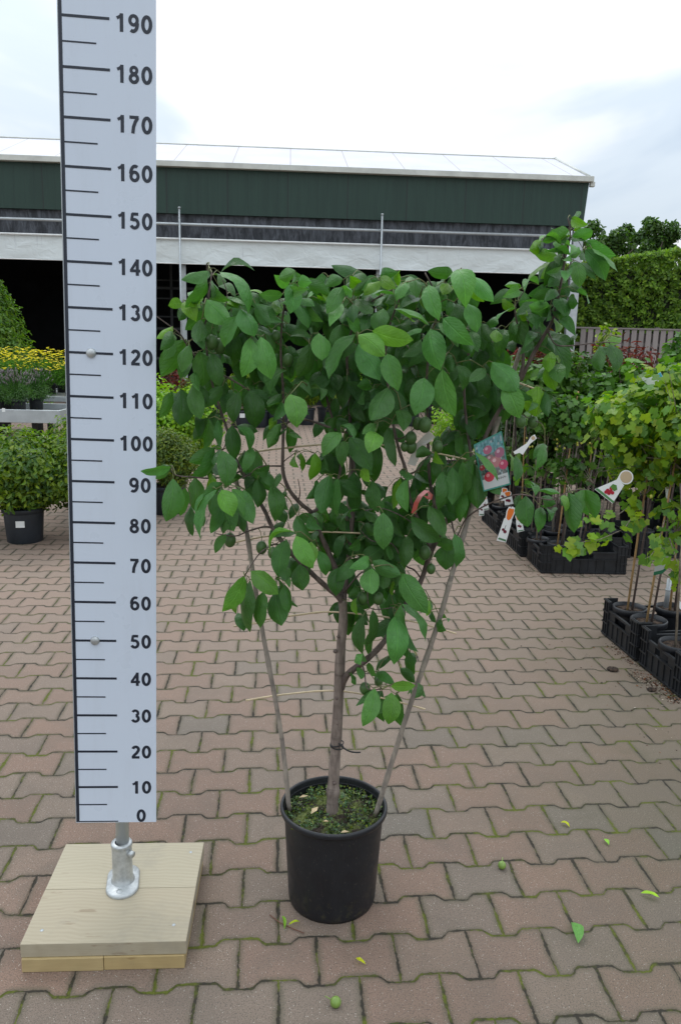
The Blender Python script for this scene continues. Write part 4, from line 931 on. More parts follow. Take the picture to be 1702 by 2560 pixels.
# ---------------------------------------------------------------- tags hanging on the tree
def card(corners, Y, th=.0006):
    q = [atY(x, y, yy) for (x, y), yy in zip(corners, Y)]
    return q
def quad_slab(b, q, mat=0, th=.0008, off=0.0, col=(1, 1, 1)):
    nn = (q[1] - q[0]).cross(q[-1] - q[0]).normalized()
    if nn.dot(C0 - q[0]) < 0: nn = -nn
    f = [p + nn * (off + th) for p in q]; r = [p + nn * off for p in q]; n = len(q)
    b.add(f + r, [tuple(range(n)), tuple(range(2 * n - 1, n - 1, -1))] + [(i, i + n, (i + 1) % n + n, (i + 1) % n) for i in range(n)], mat, col=col)
    return nn
TG = NB('printed_card'); a_ = TG.n('ShaderNodeVertexColor', layer_name='tint'); TG.base(a_, .25, Specular_IOR_Level=.5); M['print'] = TG.m
q = card([(1183, 1112), (1253, 1077), (1276, 1211), (1208, 1229)], (1.86, 1.875, 1.865, 1.85))
tg = MB(); o = sum(q, Vector()) / 4; ql = [p - o for p in q]
b = MB(); nn = quad_slab(b, ql, col=(.03, .20, .15))
def bil(u, v): return ql[0].lerp(ql[1], u).lerp(ql[3].lerp(ql[2], u), v)
nnc = (ql[1] - ql[0]).cross(ql[3] - ql[0]).normalized(); nnc = nnc if nnc.dot(C0 - q[0]) > 0 else -nnc
card_o = b.build('picture_label', M['print'], None, loc=tuple(o))
setp(card_o, 'glossy picture label of dark red plums hanging by the right cane', 'label')
b = MB()
def patch(b, u0, v0, u1, v1, col, off): b.add([bil(u, v) + nnc * off for u, v in ((u0, v0), (u1, v0), (u1, v1), (u0, v1))], [(0, 1, 2, 3)], col=col)
random.seed(3)
for i in range(16):
    for j in range(16):
        u, v = .04 + i * .0575, .03 + j * .046
        c = (.07, .19, .20) if v < .3 else (.10, .12, .11)
        k = random.uniform(.5, 1.5); k2 = random.uniform(.8, 1.3)
        c = (c[0] * k * k2, c[1] * k, c[2] * k)
        if random.random() < .10: c = (.24, .29, .29)
        patch(b, u, v, u + .0575, v + .046, c, .0010)
patch(b, .04, .766, .96, .97, (.42, .43, .42), .0010)
def disc(b, u, v, r, col, off, n=22, asp=.55):
    vs = [bil(u + r * math.cos(2 * PI * k / n), v + r * asp * math.sin(2 * PI * k / n)) + nnc * off for k in range(n)]
    b.add(vs, [tuple(range(n))], col=col)
for u, v, r, c in ((.42, .22, .15, (.30, .07, .12)), (.80, .36, .17, (.26, .08, .13)), (.62, .50, .19, (.34, .13, .13)), (.86, .60, .16, (.36, .03, .08)), (.45, .40, .13, (.22, .10, .10)), (.30, .74, .18, (.42, .01, .03)), (.12, .52, .10, (.30, .03, .05)), (.28, .60, .09, (.02, .03, .05))):
    disc(b, u, v, r, c, .0012 + .00005 * u); disc(b, u - r * .25, v - r * .2, r * .35, tuple(min(1, x + .18) for x in c), .0015)
for k in range(9): patch(b, .58 + .035 * k, .80 + .01 * (k % 3), .60 + .035 * k, .835 + .012 * (k % 2), (.10, .10, .10), .0013)
b.build('printed_picture', M['print'], card_o)
TL = NB('translucent_label'); TL.base((.72, .70, .66), .3, Alpha=.78); M['clear'] = TL.m
b = MB(); q = card([(1037, 1112), (1071, 1076), (1088, 1093), (1066, 1110), (1037, 1165), (1018, 1160)], (1.93, 1.90, 1.90, 1.91, 1.94, 1.95)); o = sum(q, Vector()) / 6
ql6 = [p - o for p in q]; vs = ql6; b.add(vs, [(0, 1, 2, 3), (0, 3, 4, 5)])
x_ = b.build('clear_label', M['clear'], None, loc=tuple(o)); setp(x_, 'cloudy white plastic label folded among the plum branches', 'label')
sol = x_.modifiers.new('solid', 'SOLIDIFY'); sol.thickness = .0006
b = MB(); pts = [atY(*p) for p in ((1033, 1284, 1.90), (1040, 1258, 1.89), (1050, 1240, 1.88), (1066, 1226, 1.88), (1076, 1236, 1.885), (1073, 1248, 1.89), (1064, 1240, 1.9))]
o = pts[0].copy(); vs = []
for i, p in enumerate(pts): vs += [p - o + Vector((-.0055, 0, .001)), p - o + Vector((.0055, 0, -.001))]
b.add(vs, [(2 * i, 2 * i + 1, 2 * i + 3, 2 * i + 2) for i in range(len(pts) - 1)], col=(.60, .12, .10))
for i in range(5): b.c[4 + i] = (.80, .35, .35)
x_ = b.build('ribbon_tag', M['print'], None, loc=tuple(o)); setp(x_, 'pink and red ribbon tag looped round a plum branch', 'tag')
sol = x_.modifiers.new('solid', 'SOLIDIFY'); sol.thickness = .0006

# ================================================================== OTHER POTTED PLANTS
def pot_mesh(name, r, h, mat, parent, rb=None, lip=.012, z0=0, sticker=None):
    rb = rb or r * .82
    b = MB(); b.lathe([(.0001, z0 + .01), (rb - .008, z0 + .01), (rb - .003, z0), (rb, z0 + .003), (r - lip, z0 + h - .04), (r - lip, z0 + h - .035), (r, z0 + h - .030), (r, z0 + h - .004), (r - .003, z0 + h), (r - .009, z0 + h), (r - .013, z0 + h - .03), (r - .014, z0 + h - .05)], 32)
    o = b.build(name, mat, parent)
    s = MB(); n = 26; rr_ = r - .014
    vs = [(0, 0, z0 + h - .018)]; 
    for q in (.5, 1):
        vs += [(rr_ * q * math.cos(2 * PI * k / n), rr_ * q * math.sin(2 * PI * k / n), z0 + h - .022 + random.uniform(-.004, .004) * 1) for k in range(n)]
    s.add(vs, [(0, 1 + k, 1 + (k + 1) % n) for k in range(n)] + [(1 + k, 1 + n + k, 1 + n + (k + 1) % n, 1 + (k + 1) % n) for k in range(n)])
    s.build('soil', M['soil'], o)
    if sticker:
        a, z, w, hh = sticker; q = MB(); rr2 = (rb + (r - lip - rb) * (z / h)) + .006
        q.box((rr2 * math.cos(a), rr2 * math.sin(a), z0 + z), (w, .001, hh), rz=a + PI / 2)
        q.build('price_sticker', M['white'], o)
    return o
def blob_leaves(n, c, rx, rz, size, cols, asp=.5, lobed=False, shell=.35, lump=5, drop=.2, up=.5, var=.2):
    """leaves through an uneven, lumpy crown"""
    P = []
    lc = rng.normal(size=(lump * 5, 3)); lc /= np.linalg.norm(lc, axis=1)[:, None]; lr = rng.uniform(.30, .52, len(lc))
    lc = lc * rng.uniform(.45, .72, (len(lc), 1))
    ch = rng.integers(0, len(lc), n)
    q = rng.normal(size=(n, 3)); q /= np.linalg.norm(q, axis=1)[:, None]
    rad = rng.uniform(shell, 1.05, n) ** .6
    p = lc[ch] + q * (lr[ch] * rad)[:, None]
    pos = p * np.array([rx, rx, rz]) + np.array(c)
    return simple_leaves(n, pos, q + p * .8 + np.array([0, 0, up]), rng.uniform(size * .7, size * 1.25, n), palette(n, cols, var), asp, drop, lobed)
def stems_mb(n, z0, z1, r, sp, rad=.004, mat=0):
    b = MB()
    for _ in range(n):
        a = random.uniform(0, 2 * PI); d = r * random.uniform(.3, 1)
        b.tube([(sp * math.cos(a), sp * math.sin(a), z0), (sp * math.cos(a) * 1.5 + d * .3 * math.cos(a), sp * math.sin(a) * 1.5 + d * .3 * math.sin(a), (z0 + z1) * .5), (d * math.cos(a), d * math.sin(a), z1)], [rad, rad * .8, rad * .4], 5)
    return b
BUSHC = {
 'azalea': [(1.9, 1.5, .5), (1.1, 1.1, .6), (.6, .75, .6), (2.6, 1.9, .4), (1.5, 1.35, .6)],
 'azalead': [(1.7, 1.2, .5), (1.2, 1.0, .6), (.8, .8, .6), (2.2, 1.4, .4)],
 'lime': [(3.4, 2.8, .55), (2.8, 2.5, .55), (2.0, 2.0, .7)],
 'mid': [(.8, .9, .7), (.6, .75, .6), (1.1, 1.2, .7)],
 'dark': [(.45, .55, .5), (.3, .42, .45), (.65, .75, .5)],  # low tint; behind the crates it paints the gaps' shade into the leaves
 'yellow': [(3.2, 2.2, .4), (2.2, 1.7, .5), (1.2, 1.2, .6)],
 'red': [(2.4, .13, .5), (1.6, .10, .4), (.9, .10, .35), (1.5, .35, .4)],
 'goose': [(2.5, 2.0, .45), (1.9, 1.8, .6), (1.2, 1.4, .6), (3.0, 2.2, .4), (1.0, 1.25, .8)],
 'vine': [(.9, 1.15, .7), (1.2, 1.4, .7), (.6, .8, .6)],
 'currant': [(.7, .95, .7), (.95, 1.15, .6), (.5, .7, .6)],
}
def shrub(label, x, y, pr, ph, z0, z1, rx, style, n, size, name='potted_shrub', cat='potted shrub', group=None, asp=.45, lobed=False, pm_='potg', sticker=None, base=0, stems=6, lump=5, dx=0):
    t = thing(name, label, cat, (x, y, base), 0, group)
    pot_mesh('pot', pr, ph, M[pm_], t, sticker=sticker)
    stems_mb(stems, ph - .04, (z0 + z1) / 2, rx * .7, pr * .3).build('stem', M['barkl'], t)
    leaf_object('foliage', M['bush'], [blob_leaves(n, (dx, 0, (z0 + z1) / 2), rx, (z1 - z0) / 2, size, BUSHC[style], asp, lobed, lump=lump)] + ([blob_leaves(n // 2, (dx, 0, z0 + (z1 - z0) * .36), rx * .85, (z1 - z0) * .38, size, BUSHC[style], asp, lobed, lump=4, shell=.6)] if n > 2000 else []), t)
    return t
random.seed(21)
G1 = 'compact azaleas in slate pots on the left'
AZ = dict(style='azalea', n=6500, size=.046, name='potted_azalea', cat='potted azalea', group=G1)
shrub('large leafy azalea in a slate pot with a white sticker, front left', -2.36, 5.80, .155, .26, .22, .86, .44, sticker=(-PI / 2 + .18, .155, .062, .048), **AZ)
shrub('azalea partly hidden behind the left edge of the measuring board', -1.93, 6.02, .15, .25, .22, .84, .42, **AZ)
shrub('azalea cut off by the left frame edge behind the stickered pot', -2.95, 6.15, .15, .25, .22, .84, .42, **AZ)
shrub('azalea in the second row peeping over the front left azaleas', -2.18, 6.85, .15, .25, .25, .95, .42, **AZ)
AZ['n'] = 6500; AZ['style'] = 'azalead'; AZ['size'] = .030
shrub('small bronze green azalea just right of the measuring board', -1.53, 6.88, .15, .25, .22, .76, .33, **AZ)
shrub('bright lime green shrub behind the bronze green azalea', -1.66, 7.75, .15, .24, .2, 1.33, .50, 'lime', 7500, .048, name='lime_shrub', asp=.55)

# benches with lavender and yellow flowers
def bench(label, x0, x1, y0, y1, z, th):
    t = thing('plant_bench', label, 'bench', ((x0 + x1) / 2, (y0 + y1) / 2, 0), 0, 'aluminium plant benches'); cx = (x0 + x1) / 2; cy = (y0 + y1) / 2
    b = MB(); b.box((0, 0, z - th * .6), (x1 - x0 - .05, y1 - y0 - .05, .03)); b.build('table_top', plain('bench_tray', (.17, .18, .18), .6, .2, 4), t)
    b = MB()
    for a in (-1, 1):
        b.box((0, a * (y1 - y0) / 2, z - th / 2), (x1 - x0, .03, th)); b.box((a * ((x1 - x0) / 2 - .015), 0, z - th / 2), (.03, y1 - y0 - .032, th))
    b.build('rim', M['zinc'], t, bevel=.004)
    for k in range(3):
        for a in (-1, 1):
            q = MB(); xx = (x1 - x0) / 2 - .35 - k * .9; q.box((xx, a * ((y1 - y0) / 2 - .2), (z - th) / 2), (.05, .05, z - th)); q.build('leg', M['crate'], t)
    q = MB(); q.box((0, 0, .22), (x1 - x0 - .6, .04, .04)); q.build('crossbar', M['crate'], t)
    return t
bench('front aluminium plant bench holding the lavender pots', -5.6, -2.93, 8.30, 9.15, .75, .135)
bench('rear aluminium plant bench holding the yellow flowers', -6.2, -2.35, 9.30, 10.7, .82, .06)
def flower_pot(label, name, cat, x, y, z, kind, group):
    t = thing(name, label, cat, (x, y, z), random.uniform(0, 6), group)
    pot_mesh('pot', .085, .14, M['potb'], t)
    b = MB(); P = []
    if kind == 'lav':
        for k in range(70):
            a = random.uniform(0, 2 * PI); l = random.uniform(.16, .30); s = random.uniform(.1, .95)
            e = Vector((math.cos(a) * s * .19, math.sin(a) * s * .19, .13 + l)); b.tube([(math.cos(a) * .03, math.sin(a) * .03, .12), e * .55 + Vector((0, 0, .07)), e], .0022, 3, col=(.75, 1.05, .8), cap=False)
            b.tube([e, e + (e - Vector((0, 0, .1))).normalized() * .035], [.005, .003], 4, col=(3.6, 1.5, 9))
        P.append(blob_leaves(1300, (0, 0, .19), .19, .12, .030, [(1.0, 1.1, 1.3), (.7, .85, 1.0)], .22, up=1))
    else:
        for k in range(60):
            a = random.uniform(0, 2 * PI); s = math.sqrt(random.uniform(0, 1)); e = Vector((math.cos(a) * s * .20, math.sin(a) * s * .20, random.uniform(.30, .53) + .05 * random.random()))
            b.tube([(e.x * .3, e.y * .3, .14), e], .0020, 3, col=(1.1, 1.3, .8), cap=False)
            d = Vector((e.x * 1.5, e.y * 1.5, 1)).normalized(); u = d.orthogonal().normalized(); w = d.cross(u); vs = [e + d * .003]; m = 16
            for j in range(m):
                r_ = (.021 if j % 2 else .012); an = 2 * PI * j / m; vs.append(e + (u * math.cos(an) + w * math.sin(an)) * r_ + d * random.uniform(-.004, .004))
            b.add(vs, [(0, 1 + j, 1 + (j + 1) % m) for j in range(m)], col=(11.5, 4.6, .05))
        P.append(blob_leaves(900, (0, 0, .27), .20, .17, .05, [(1.3, 1.6, .8), (.9, 1.2, .8)], .16, up=1.2))
    b.build('flower', M['bush'], t); leaf_object('foliage', M['bush'], P, t)
random.seed(31)
k = 0
lav = ['lavender nearest the bench corner', 'second lavender from the bench corner', 'third lavender from the bench corner, at the frame edge', 'lavender in the back row near the bench corner', 'lavender in the back row, second from the bench corner', 'lavender in the back row at the frame edge']
for j, yy in enumerate((8.52, 8.86)):
    for i in range(3): flower_pot('grey green ' + lav[k], 'potted_lavender', 'lavender', -3.42 - i * .30 + random.uniform(-.03, .03), yy, .75 - .05, 'lav', 'lavenders on the front bench'); k += 1
pos_w = ['first from the right', 'second from the right', 'third from the right', 'fourth from the right', 'fifth from the right', 'sixth from the right']
for j, yy in enumerate((9.55, 9.95, 10.35)):
    for i in range(6): flower_pot('yellow daisy flowers in the %s row of the rear bench, %s' % (('front', 'middle', 'back')[j], pos_w[i]), 'potted_coreopsis', 'yellow flowers', -2.85 - i * .37 + random.uniform(-.04, .04), yy, .82 - .03, 'cor', 'yellow flowers on the rear bench')
# conical evergreen at the left edge
t = thing('conical_evergreen', 'tall conical light green evergreen at the left edge behind the yellow flowers', 'evergreen shrub', (-5.35, 12.3, 0))
pot_mesh('pot', .25, .35, M['potb'], t)
n = 9000; h = rng.uniform(0, 1, n); a = rng.uniform(0, 2 * PI, n); rr = (1 - h) ** .55 * .80 * (1 + .12 * np.sin(a * 5 + h * 9)) * rng.uniform(.72, 1.04, n)
pos = np.stack([rr * np.cos(a), rr * np.sin(a), .3 + h * 2.12 + rng.normal(0, .02, n)], 1)
leaf_object('foliage', M['bush'], [simple_leaves(n, pos, np.stack([np.cos(a), np.sin(a), a * 0 + .8], 1), rng.uniform(.05, .09, n), palette(n, [(1.3, 1.35, .6), (1.0, 1.1, .7), (2.0, 1.7, .6)], .25), .4, -.3)], t)
b = MB(); b.tube([(0, 0, .3), (0, 0, 2.3)], [.03, .006], 6); b.build('stem', M['bark'], t)

# row of plants in front of the hall
random.seed(5)
G2 = 'potted plants lined up in front of the hall'
def sp_(label, px, Y, ztop, style, **kw):
    x = (px * 1.0855 - 851) / FPX * Y * 1.0
    d = dict(n=1500, size=.06, rx=.30, z0=.35, pr=.17, ph=.30)
    d.update(kw)
    shrub(label, x, Y, d['pr'], d['ph'], d['z0'], ztop, d['rx'], style, d['n'], d['size'], group=G2, asp=d.get('asp', .5), sticker=d.get('sticker'), pm_=d.get('pm_', 'potg'), stems=7, lump=4)
stk = (-PI / 2 + .2, .22, .09, .075)
sp_('reddish bronze shrub seen left of the plum tree, before the dark hall', 392, 13.2, 1.18, 'red', n=500, rx=.26)
sp_('dark low shrub beside the reddish bronze one', 438, 14.0, .95, 'azalead')
sp_('green shrub in front of the hall near the left steel post', 490, 15.0, 1.1, 'mid')
sp_('yellow green shrub in the leftmost stickered slate pot', 552, 14.1, 1.02, 'yellow', sticker=stk, pr=.2, asp=.16, size=.11)
sp_('lime grass plant in the middle stickered slate pot', 594, 14.2, .98, 'lime', sticker=stk, pr=.2, asp=.14, size=.12)
sp_('leafy plant in the right stickered slate pot', 636, 14.2, 1.0, 'mid', sticker=stk, pr=.2)
sp_('thin yellow green plant left of the middle of the row', 700, 14.8, 1.08, 'yellow', asp=.18, size=.1)
sp_('dark leafed shrub in the middle of the row', 745, 15.2, 1.12, 'dark')
sp_('yellow tinted shrub behind the plum stem', 790, 14.6, 1.05, 'yellow', asp=.3, size=.07)
sp_('pale green shrub right of the plum stem', 842, 14.9, 1.15, 'lime', n=500, asp=.3, size=.07)
sp_('tall dark shrub near the middle steel post', 890, 15.3, 1.35, 'dark', rx=.34)
sp_('green shrub right of the middle steel post', 940, 15.0, 1.2, 'mid')
sp_('dense dark green shrub in the right half of the row', 990, 15.5, 1.3, 'dark', rx=.36)
sp_('broad green shrub toward the right end of the row', 1045, 14.5, 1.3, 'mid', rx=.38)
sp_('last dark shrub at the right end of the row', 1100, 14.0, 1.35, 'dark', rx=.40)
shrub('bright lime shrub low behind the right side of the plum crown', 1.26, 8.9, .15, .22, .25, .98, .36, 'lime', 1900, .055, name='lime_shrub', asp=.35)
shrub('lime green shrub behind the picture label', 1.72, 8.2, .15, .22, .25, 1.02, .30, 'lime', 1300, .055, name='lime_shrub', asp=.4)

# ------------------------------------------------------------------ crates
def make_crate(name, lx, ly, parent_loc, rz, label, group='black plastic crates with fruit bushes'):
    t = thing(name, label, 'crate', parent_loc, rz, group)
    H, h = .20, .155; m = M['crate']
    b = MB(); b.box((0, 0, .012), (lx - .02, ly - .02, .012)); b.build('base', m, t)
    for sx in (-1, 1):
        for sy in (-1, 1):
            b = MB()
            b.box((sx * (lx / 2 - .035), sy * (ly / 2 - .004), H / 2), (.07, .008, H)); b.box((sx * (lx / 2 - .004), sy * (ly / 2 - .0395), H / 2), (.008, .063, H))
            for z in (.012, .075, .135, H - .006):
                b.box((sx * (lx / 2 - .032), sy * (ly / 2 + .0035), z), (.072, .007, .007)); b.box((sx * (lx / 2 + .0035), sy * (ly / 2 - .036), z), (.007, .066, .007))
            for q in (.012, .038, .064):
                b.box((sx * (lx / 2 - q), sy * (ly / 2 + .003), H / 2), (.004, .006, H - .01)); b.box((sx * (lx / 2 + .003), sy * (ly / 2 - q), H / 2), (.006, .004, H - .01))
            b.build('corner_post', m, t)
    for ax, L_, D_ in ((0, lx, ly), (1, ly, lx)):
        for s in (-1, 1):
            b = MB(); w = L_ - .142
            def bx(u, z, du, dz, dep=.006, off=0):
                c = (u, s * (D_ / 2 - .004 + off), z) if ax == 0 else (s * (D_ / 2 - .004 + off), u, z)
                d = (du, dep, dz) if ax == 0 else (dep, du, dz)
                b.box(c, d)
            gap = .12
            bx(0, .055, w, .10); bx(-(w + gap) / 4, .1245, (w - gap) / 2, .037); bx((w + gap) / 4, .1245, (w - gap) / 2, .037); bx(0, .149, w, .012, .012, .002)
            bx(0, .010, w, .010, .012, .003); bx(0, .100, w, .006, .010, .004)
            for k in range(int(w / .055)):
                bx(-w / 2 + .03 + k * .055, .055, .004, .082, .008, .004)
            b.build('side_wall', m, t)
    return t
def cr(fl, ang, lx, ly, label):
    c = Matrix.Rotation(ang, 3, 'Z') @ Vector((lx / 2, ly / 2, 0)); return make_crate('plastic_crate', lx, ly, (fl[0] + c.x, fl[1] + c.y, 0), ang, label)
cr((1.372, 5.225), R(1.5), .58, .385, 'crate standing alone in the middle right with its long side to the viewer')
cr((1.325, 5.645), R(3.5), .385, .60, 'crate directly behind the middle right crate, orange tags hanging over its side')
cr((1.285, 6.27), R(3.5), .385, .60, 'farthest crate of the left row, beyond the crate with orange tags')
cr((1.74, 5.66), R(3.5), .40, .60, 'crate second from the left behind the middle right crate')
cr((1.70, 6.30), R(3.5), .40, .60, 'crate in the far row under the dark shrubs')
cr((2.18, 5.68), R(3.5), .40, .60, 'crate half hidden by the gooseberry leaves, right of the other rear crates')
cr((1.470, 3.705), R(6.5), .58, .385, 'near crate at the right edge holding the gooseberry standards')
cr((1.520, 3.285), R(6.5), .58, .385, 'nearest crate, cut off by the right frame edge')

# ------------------------------------------------------------------ fruit bushes on canes
LOB = leafmat('lobed_leaf', (.088, .165, .032), .5, .36, False); M['lobed'] = LOB
def bushy(label, x, y, pr, ph, base, style, parts, n_stem=2, cane_h=1.1, size=.05, lobed=True, name='potted_fruit_bush', group='fruit bushes in crates', cane_mat='bamboo', lean=(0, 0), berries=0, bz=(.9, 1.2), brr=.2, asp=.6, twoc=False):
    t = thing(name, label, 'fruit bush', (x, y, base), 0, group)
    pot_mesh('pot', pr, ph, M['potb'], t)
    b = MB(); b.tube([(-.012, 0, ph - .05), (lean[0] * .5 - .010, lean[1] * .5, cane_h * .55), (lean[0], lean[1], cane_h)], [.0062, .0058, .0052], 8); b.build('cane', M[cane_mat], t)
    if twoc:
        b = MB(); b.tube([(.035, .03, ph - .05), (lean[0] + .05, lean[1] + .03, cane_h * .95)], [.0058, .005], 8); b.build('cane', M['cane'], t)
    for k in range(n_stem):
        a = random.uniform(0, 2 * PI); b = MB(); o = Vector((.014 + .012 * k, .012 * k, 0))
        b.tube([o + Vector((0, 0, ph - .03)), o + Vector((lean[0] * .5 + .005, lean[1] * .5, cane_h * .5)), o * .5 + Vector((lean[0] + .03 * math.cos(a), lean[1] + .03 * math.sin(a), cane_h * .9))], [.0062, .005, .003], 7)
        b.build('stem', M['bark'], t)
    b = MB(); P = []
    for c, rx, rz, n in parts:
        P.append(blob_leaves(n, c, rx, rz, size, BUSHC[style], asp, lobed, shell=.1, lump=5, var=.22))
        for _ in range(int(6 + n / 60)):
            a = random.uniform(0, 2 * PI); e = Vector(c) + Vector((math.cos(a) * rx * random.uniform(.4, .9), math.sin(a) * rx * random.uniform(.4, .9), rz * random.uniform(-.7, .8)))
            s = Vector((c[0] * .5 + lean[0] * .5, c[1] * .5, c[2] - rz * .7)); b.tube([s, s.lerp(e, .5) + Vector((0, 0, .03)), e], [.003, .0022, .0012], 4, cap=False)
    b.build('twig', M['barkl'], t)['kind'] = 'stuff'
    leaf_object('foliage', LOB if lobed else M['bush'], P, t)
    for _ in range(berries):
        a = random.uniform(0, 2 * PI); q = MB(); q.ball((0, 0, 0), .0075, sz=1.1, n=7, col=(4.5, 3.6, .9)); q.build('berry', M['berry'], t, loc=(brr * math.cos(a) + lean[0], brr * math.sin(a), random.uniform(*bz)))
    return t
M['berry'] = plain('yellow_green_berry', (.36, .36, .05), .35, .1, 50)
def spray(t, pts, n, size, style, r0=.003):
    """an arching shoot with leaves; points are in the thing's own space"""
    b = MB(); q = []
    for i in range(len(pts) - 1):
        for k in range(5): q.append(Vector(pts[i]).lerp(Vector(pts[i + 1]), k / 5))
    q.append(Vector(pts[-1])); b.tube(q, taper(len(q), r0, .0012), 5); b.build('shoot', M['barkl'], t)
    p = np.array([tuple(random.choice(q)) for _ in range(n)]) + rng.normal(0, .022, (n, 3)); p[:, 2] -= .01
    leaf_object('shoot_leaves', LOB, [simple_leaves(n, p, np.tile([0, -.75, .75], (n, 1)), rng.uniform(size * .6, size, n), palette(n, BUSHC[style], .2), .6, .3, True, jit=.5)], t)
random.seed(77)
GG = 'gooseberry standards at the right edge'
def rel(x, y, Y, o): return tuple(atY(x, y, Y) - Vector(o))
c1 = gp(1573, 1516, .185); c2 = gp(1621, 1547, .185); c3 = gp(1662, 1521, .185); c4 = gp(1688, 1606, .185); c5 = gp(1700, 1575, .185)
t = bushy('gooseberry standard in the back left pot of the near crate, round light green crown', c1.x, c1.y, .088, .165, .02, 'goose', [((.02, .0, 1.10), .36, .32, 1250), ((.0, .0, .86), .20, .14, 130)], 1, 1.08, .036, group=GG, lean=(.035, 0), berries=10, bz=(.72, 1.0))
o = (c1.x, c1.y, .02)
spray(t, [rel(1590, 1275, 3.85, o), rel(1560, 1322, 3.75, o), rel(1500, 1348, 3.68, o), rel(1450, 1356, 3.64, o), rel(1402, 1374, 3.6, o)], 34, .052, 'goose')
spray(t, [rel(1580, 1260, 3.85, o), rel(1540, 1290, 3.78, o), rel(1500, 1275, 3.72, o), rel(1470, 1285, 3.68, o)], 16, .046, 'goose')
t = bushy('gooseberry standard in the front left pot of the near crate, white tag below its crown', c2.x, c2.y, .090, .165, .02, 'goose', [((.14, .02, 1.14), .32, .32, 1050), ((.12, 0, .70), .20, .13, 90)], 1, 1.05, .037, group=GG, lean=(.05, 0), berries=8, bz=(.65, 1.0), brr=.14)
o = (c2.x, c2.y, .02)
spray(t, [rel(1660, 1300, 3.70, o), rel(1640, 1370, 3.6, o), rel(1625, 1390, 3.55, o), rel(1605, 1400, 3.52, o)], 16, .05, 'goose')
spray(t, [rel(1672, 1345, 3.68, o), rel(1690, 1400, 3.6, o), rel(1694, 1445, 3.58, o), rel(1688, 1470, 3.56, o)], 18, .05, 'goose')
bushy('gooseberry behind the two front standards, in the back row of the near crate', c3.x + .05, c3.y + .03, .088, .165, .02, 'goose', [((.05, .08, 1.15), .34, .32, 1000)], 1, 1.1, .038, group=GG, lean=(.0, .04))
t = bushy('gooseberry in the nearest crate at the right frame edge', c4.x + .015, c4.y, .090, .165, .02, 'goose', [((.22, .12, 1.15), .28, .28, 600)], 2, 1.0, .038, group=GG, lean=(-.03, .05), cane_mat='barkl')
b = MB(); b.tube([(0, 0, 0), (.004, 0, .155)], .0125, 12); b.tube([(.001, 0, .09), (.0015, 0, .10)], .0135, 12); x_ = b.build('grey_tube', M['zinc'], None, loc=tuple(gp(1663, 1518, .19)))
setp(x_, 'short grey tube with white bands standing in a pot of the near crate', 'tube')

# currants in the middle crate
cs = [(1345, 1343), (1397, 1354), (1450, 1352), (1385, 1310), (1440, 1312), (1500, 1325)]
cl_ = ['front left', 'front middle', 'front right', 'back left', 'back middle', 'back right']
for i, (x, y) in enumerate(cs):
    c = gp(x, y, .18)
    bushy('currant bush on a cane in the %s pot of the middle crate' % cl_[i], c.x, c.y, .082, .155, .02, ('currant', 'currant', 'mid', 'currant', 'dark', 'mid')[i],
          [((.02, 0, 1.00), .19, .21, 330), ((.0, 0, .66), .13, .13, 25 if i != 1 else 110)], 1, (1.05, 1.2, 1.0, 1.1, 1.1, 1.1)[i], .034, group='currant bushes in the middle crate', lean=((.0, 0), (.06, .05), (.1, .1), (0, .1), (0, .1), (.1, .1))[i], berries=16 if i < 2 else 0, bz=(.80, .88), brr=.13, twoc=i == 1, cane_mat=('barkl', 'bamboo', 'cane', 'cane', 'barkl', 'cane')[i])
# climbers and bushes in the rear crates, with broader leaves
random.seed(99)
rows = [(1.44, 5.80, 'vine', 'first climber from the front in the crate with orange tags'), (1.60, 5.82, 'mid', 'second climber from the front in the crate with orange tags'), (1.42, 6.05, 'vine', 'climber at the back of the crate with orange tags'),
        (1.40, 6.45, 'mid', 'first bush of the farthest left crate'), (1.38, 6.72, 'vine', 'last bush of the farthest left crate'), (1.86, 5.85, 'vine', 'tall climber in the second crate behind the middle crate'),
        (2.03, 5.88, 'vine', 'right climber in the second crate behind the middle crate'), (1.86, 6.15, 'dark', 'dark bush in the second crate behind the middle crate'), (1.84, 6.5, 'dark', 'dark bush in the far crate'),
        (2.30, 5.9, 'vine', 'climber in the half hidden rear crate'), (2.48, 5.95, 'mid', 'rightmost climber in the half hidden rear crate')]
for i, (x, y, st, lab) in enumerate(rows):
    top = 1.36 + .06 * math.sin(i * 2.1); lowz = .95 if i in (0, 1, 2, 3, 4) else 1.0
    bushy(lab, x, y, .080, .15, .02, st, [((0, 0, top - .17), .23, .22, 480), ((0, 0, .62), .15, .2, 14)], 2, 1.2, .052, lobed=i % 2 == 0, group='climbers in the rear crates', lean=(random.uniform(-.06, .06), random.uniform(-.03, .05)), cane_mat=('barkl', 'cane', 'bamboo')[i % 3], asp=.75)
# taller nursery stock behind
random.seed(15)
def back(label, x, y, z1, rx, style, n=3200, size=.065, asp=.6, z0=.3, name='potted_shrub'):
    shrub(label, x, y, .15, .26, z0, z1, rx, style, n, size, name=name, group='nursery shrubs behind the crates', asp=asp, pm_='potb', lump=6)
back('red leaved maple rising behind the green climbers', 1.86, 7.55, 1.68, .40, 'red', 1300, .075, .22, 1.0, 'red_maple')
back('red leaved maple nearest the grey fence', 2.78, 8.0, 1.63, .44, 'red', 1300, .075, .22, .9, 'red_maple')
back('dark shrub left of the red maples', 1.75, 7.25, 1.42, .42, 'dark')
back('green shrub between the crates and the left red maple', 2.15, 6.9, 1.42, .42, 'mid')
back('dark shrub below the left red maple', 2.55, 6.75, 1.32, .46, 'dark')
back('dark shrub filling the gap behind the middle crate', 2.0, 7.9, 1.40, .46, 'dark')
back('mid green shrub under the right red maple', 3.0, 7.1, 1.42, .45, 'mid')
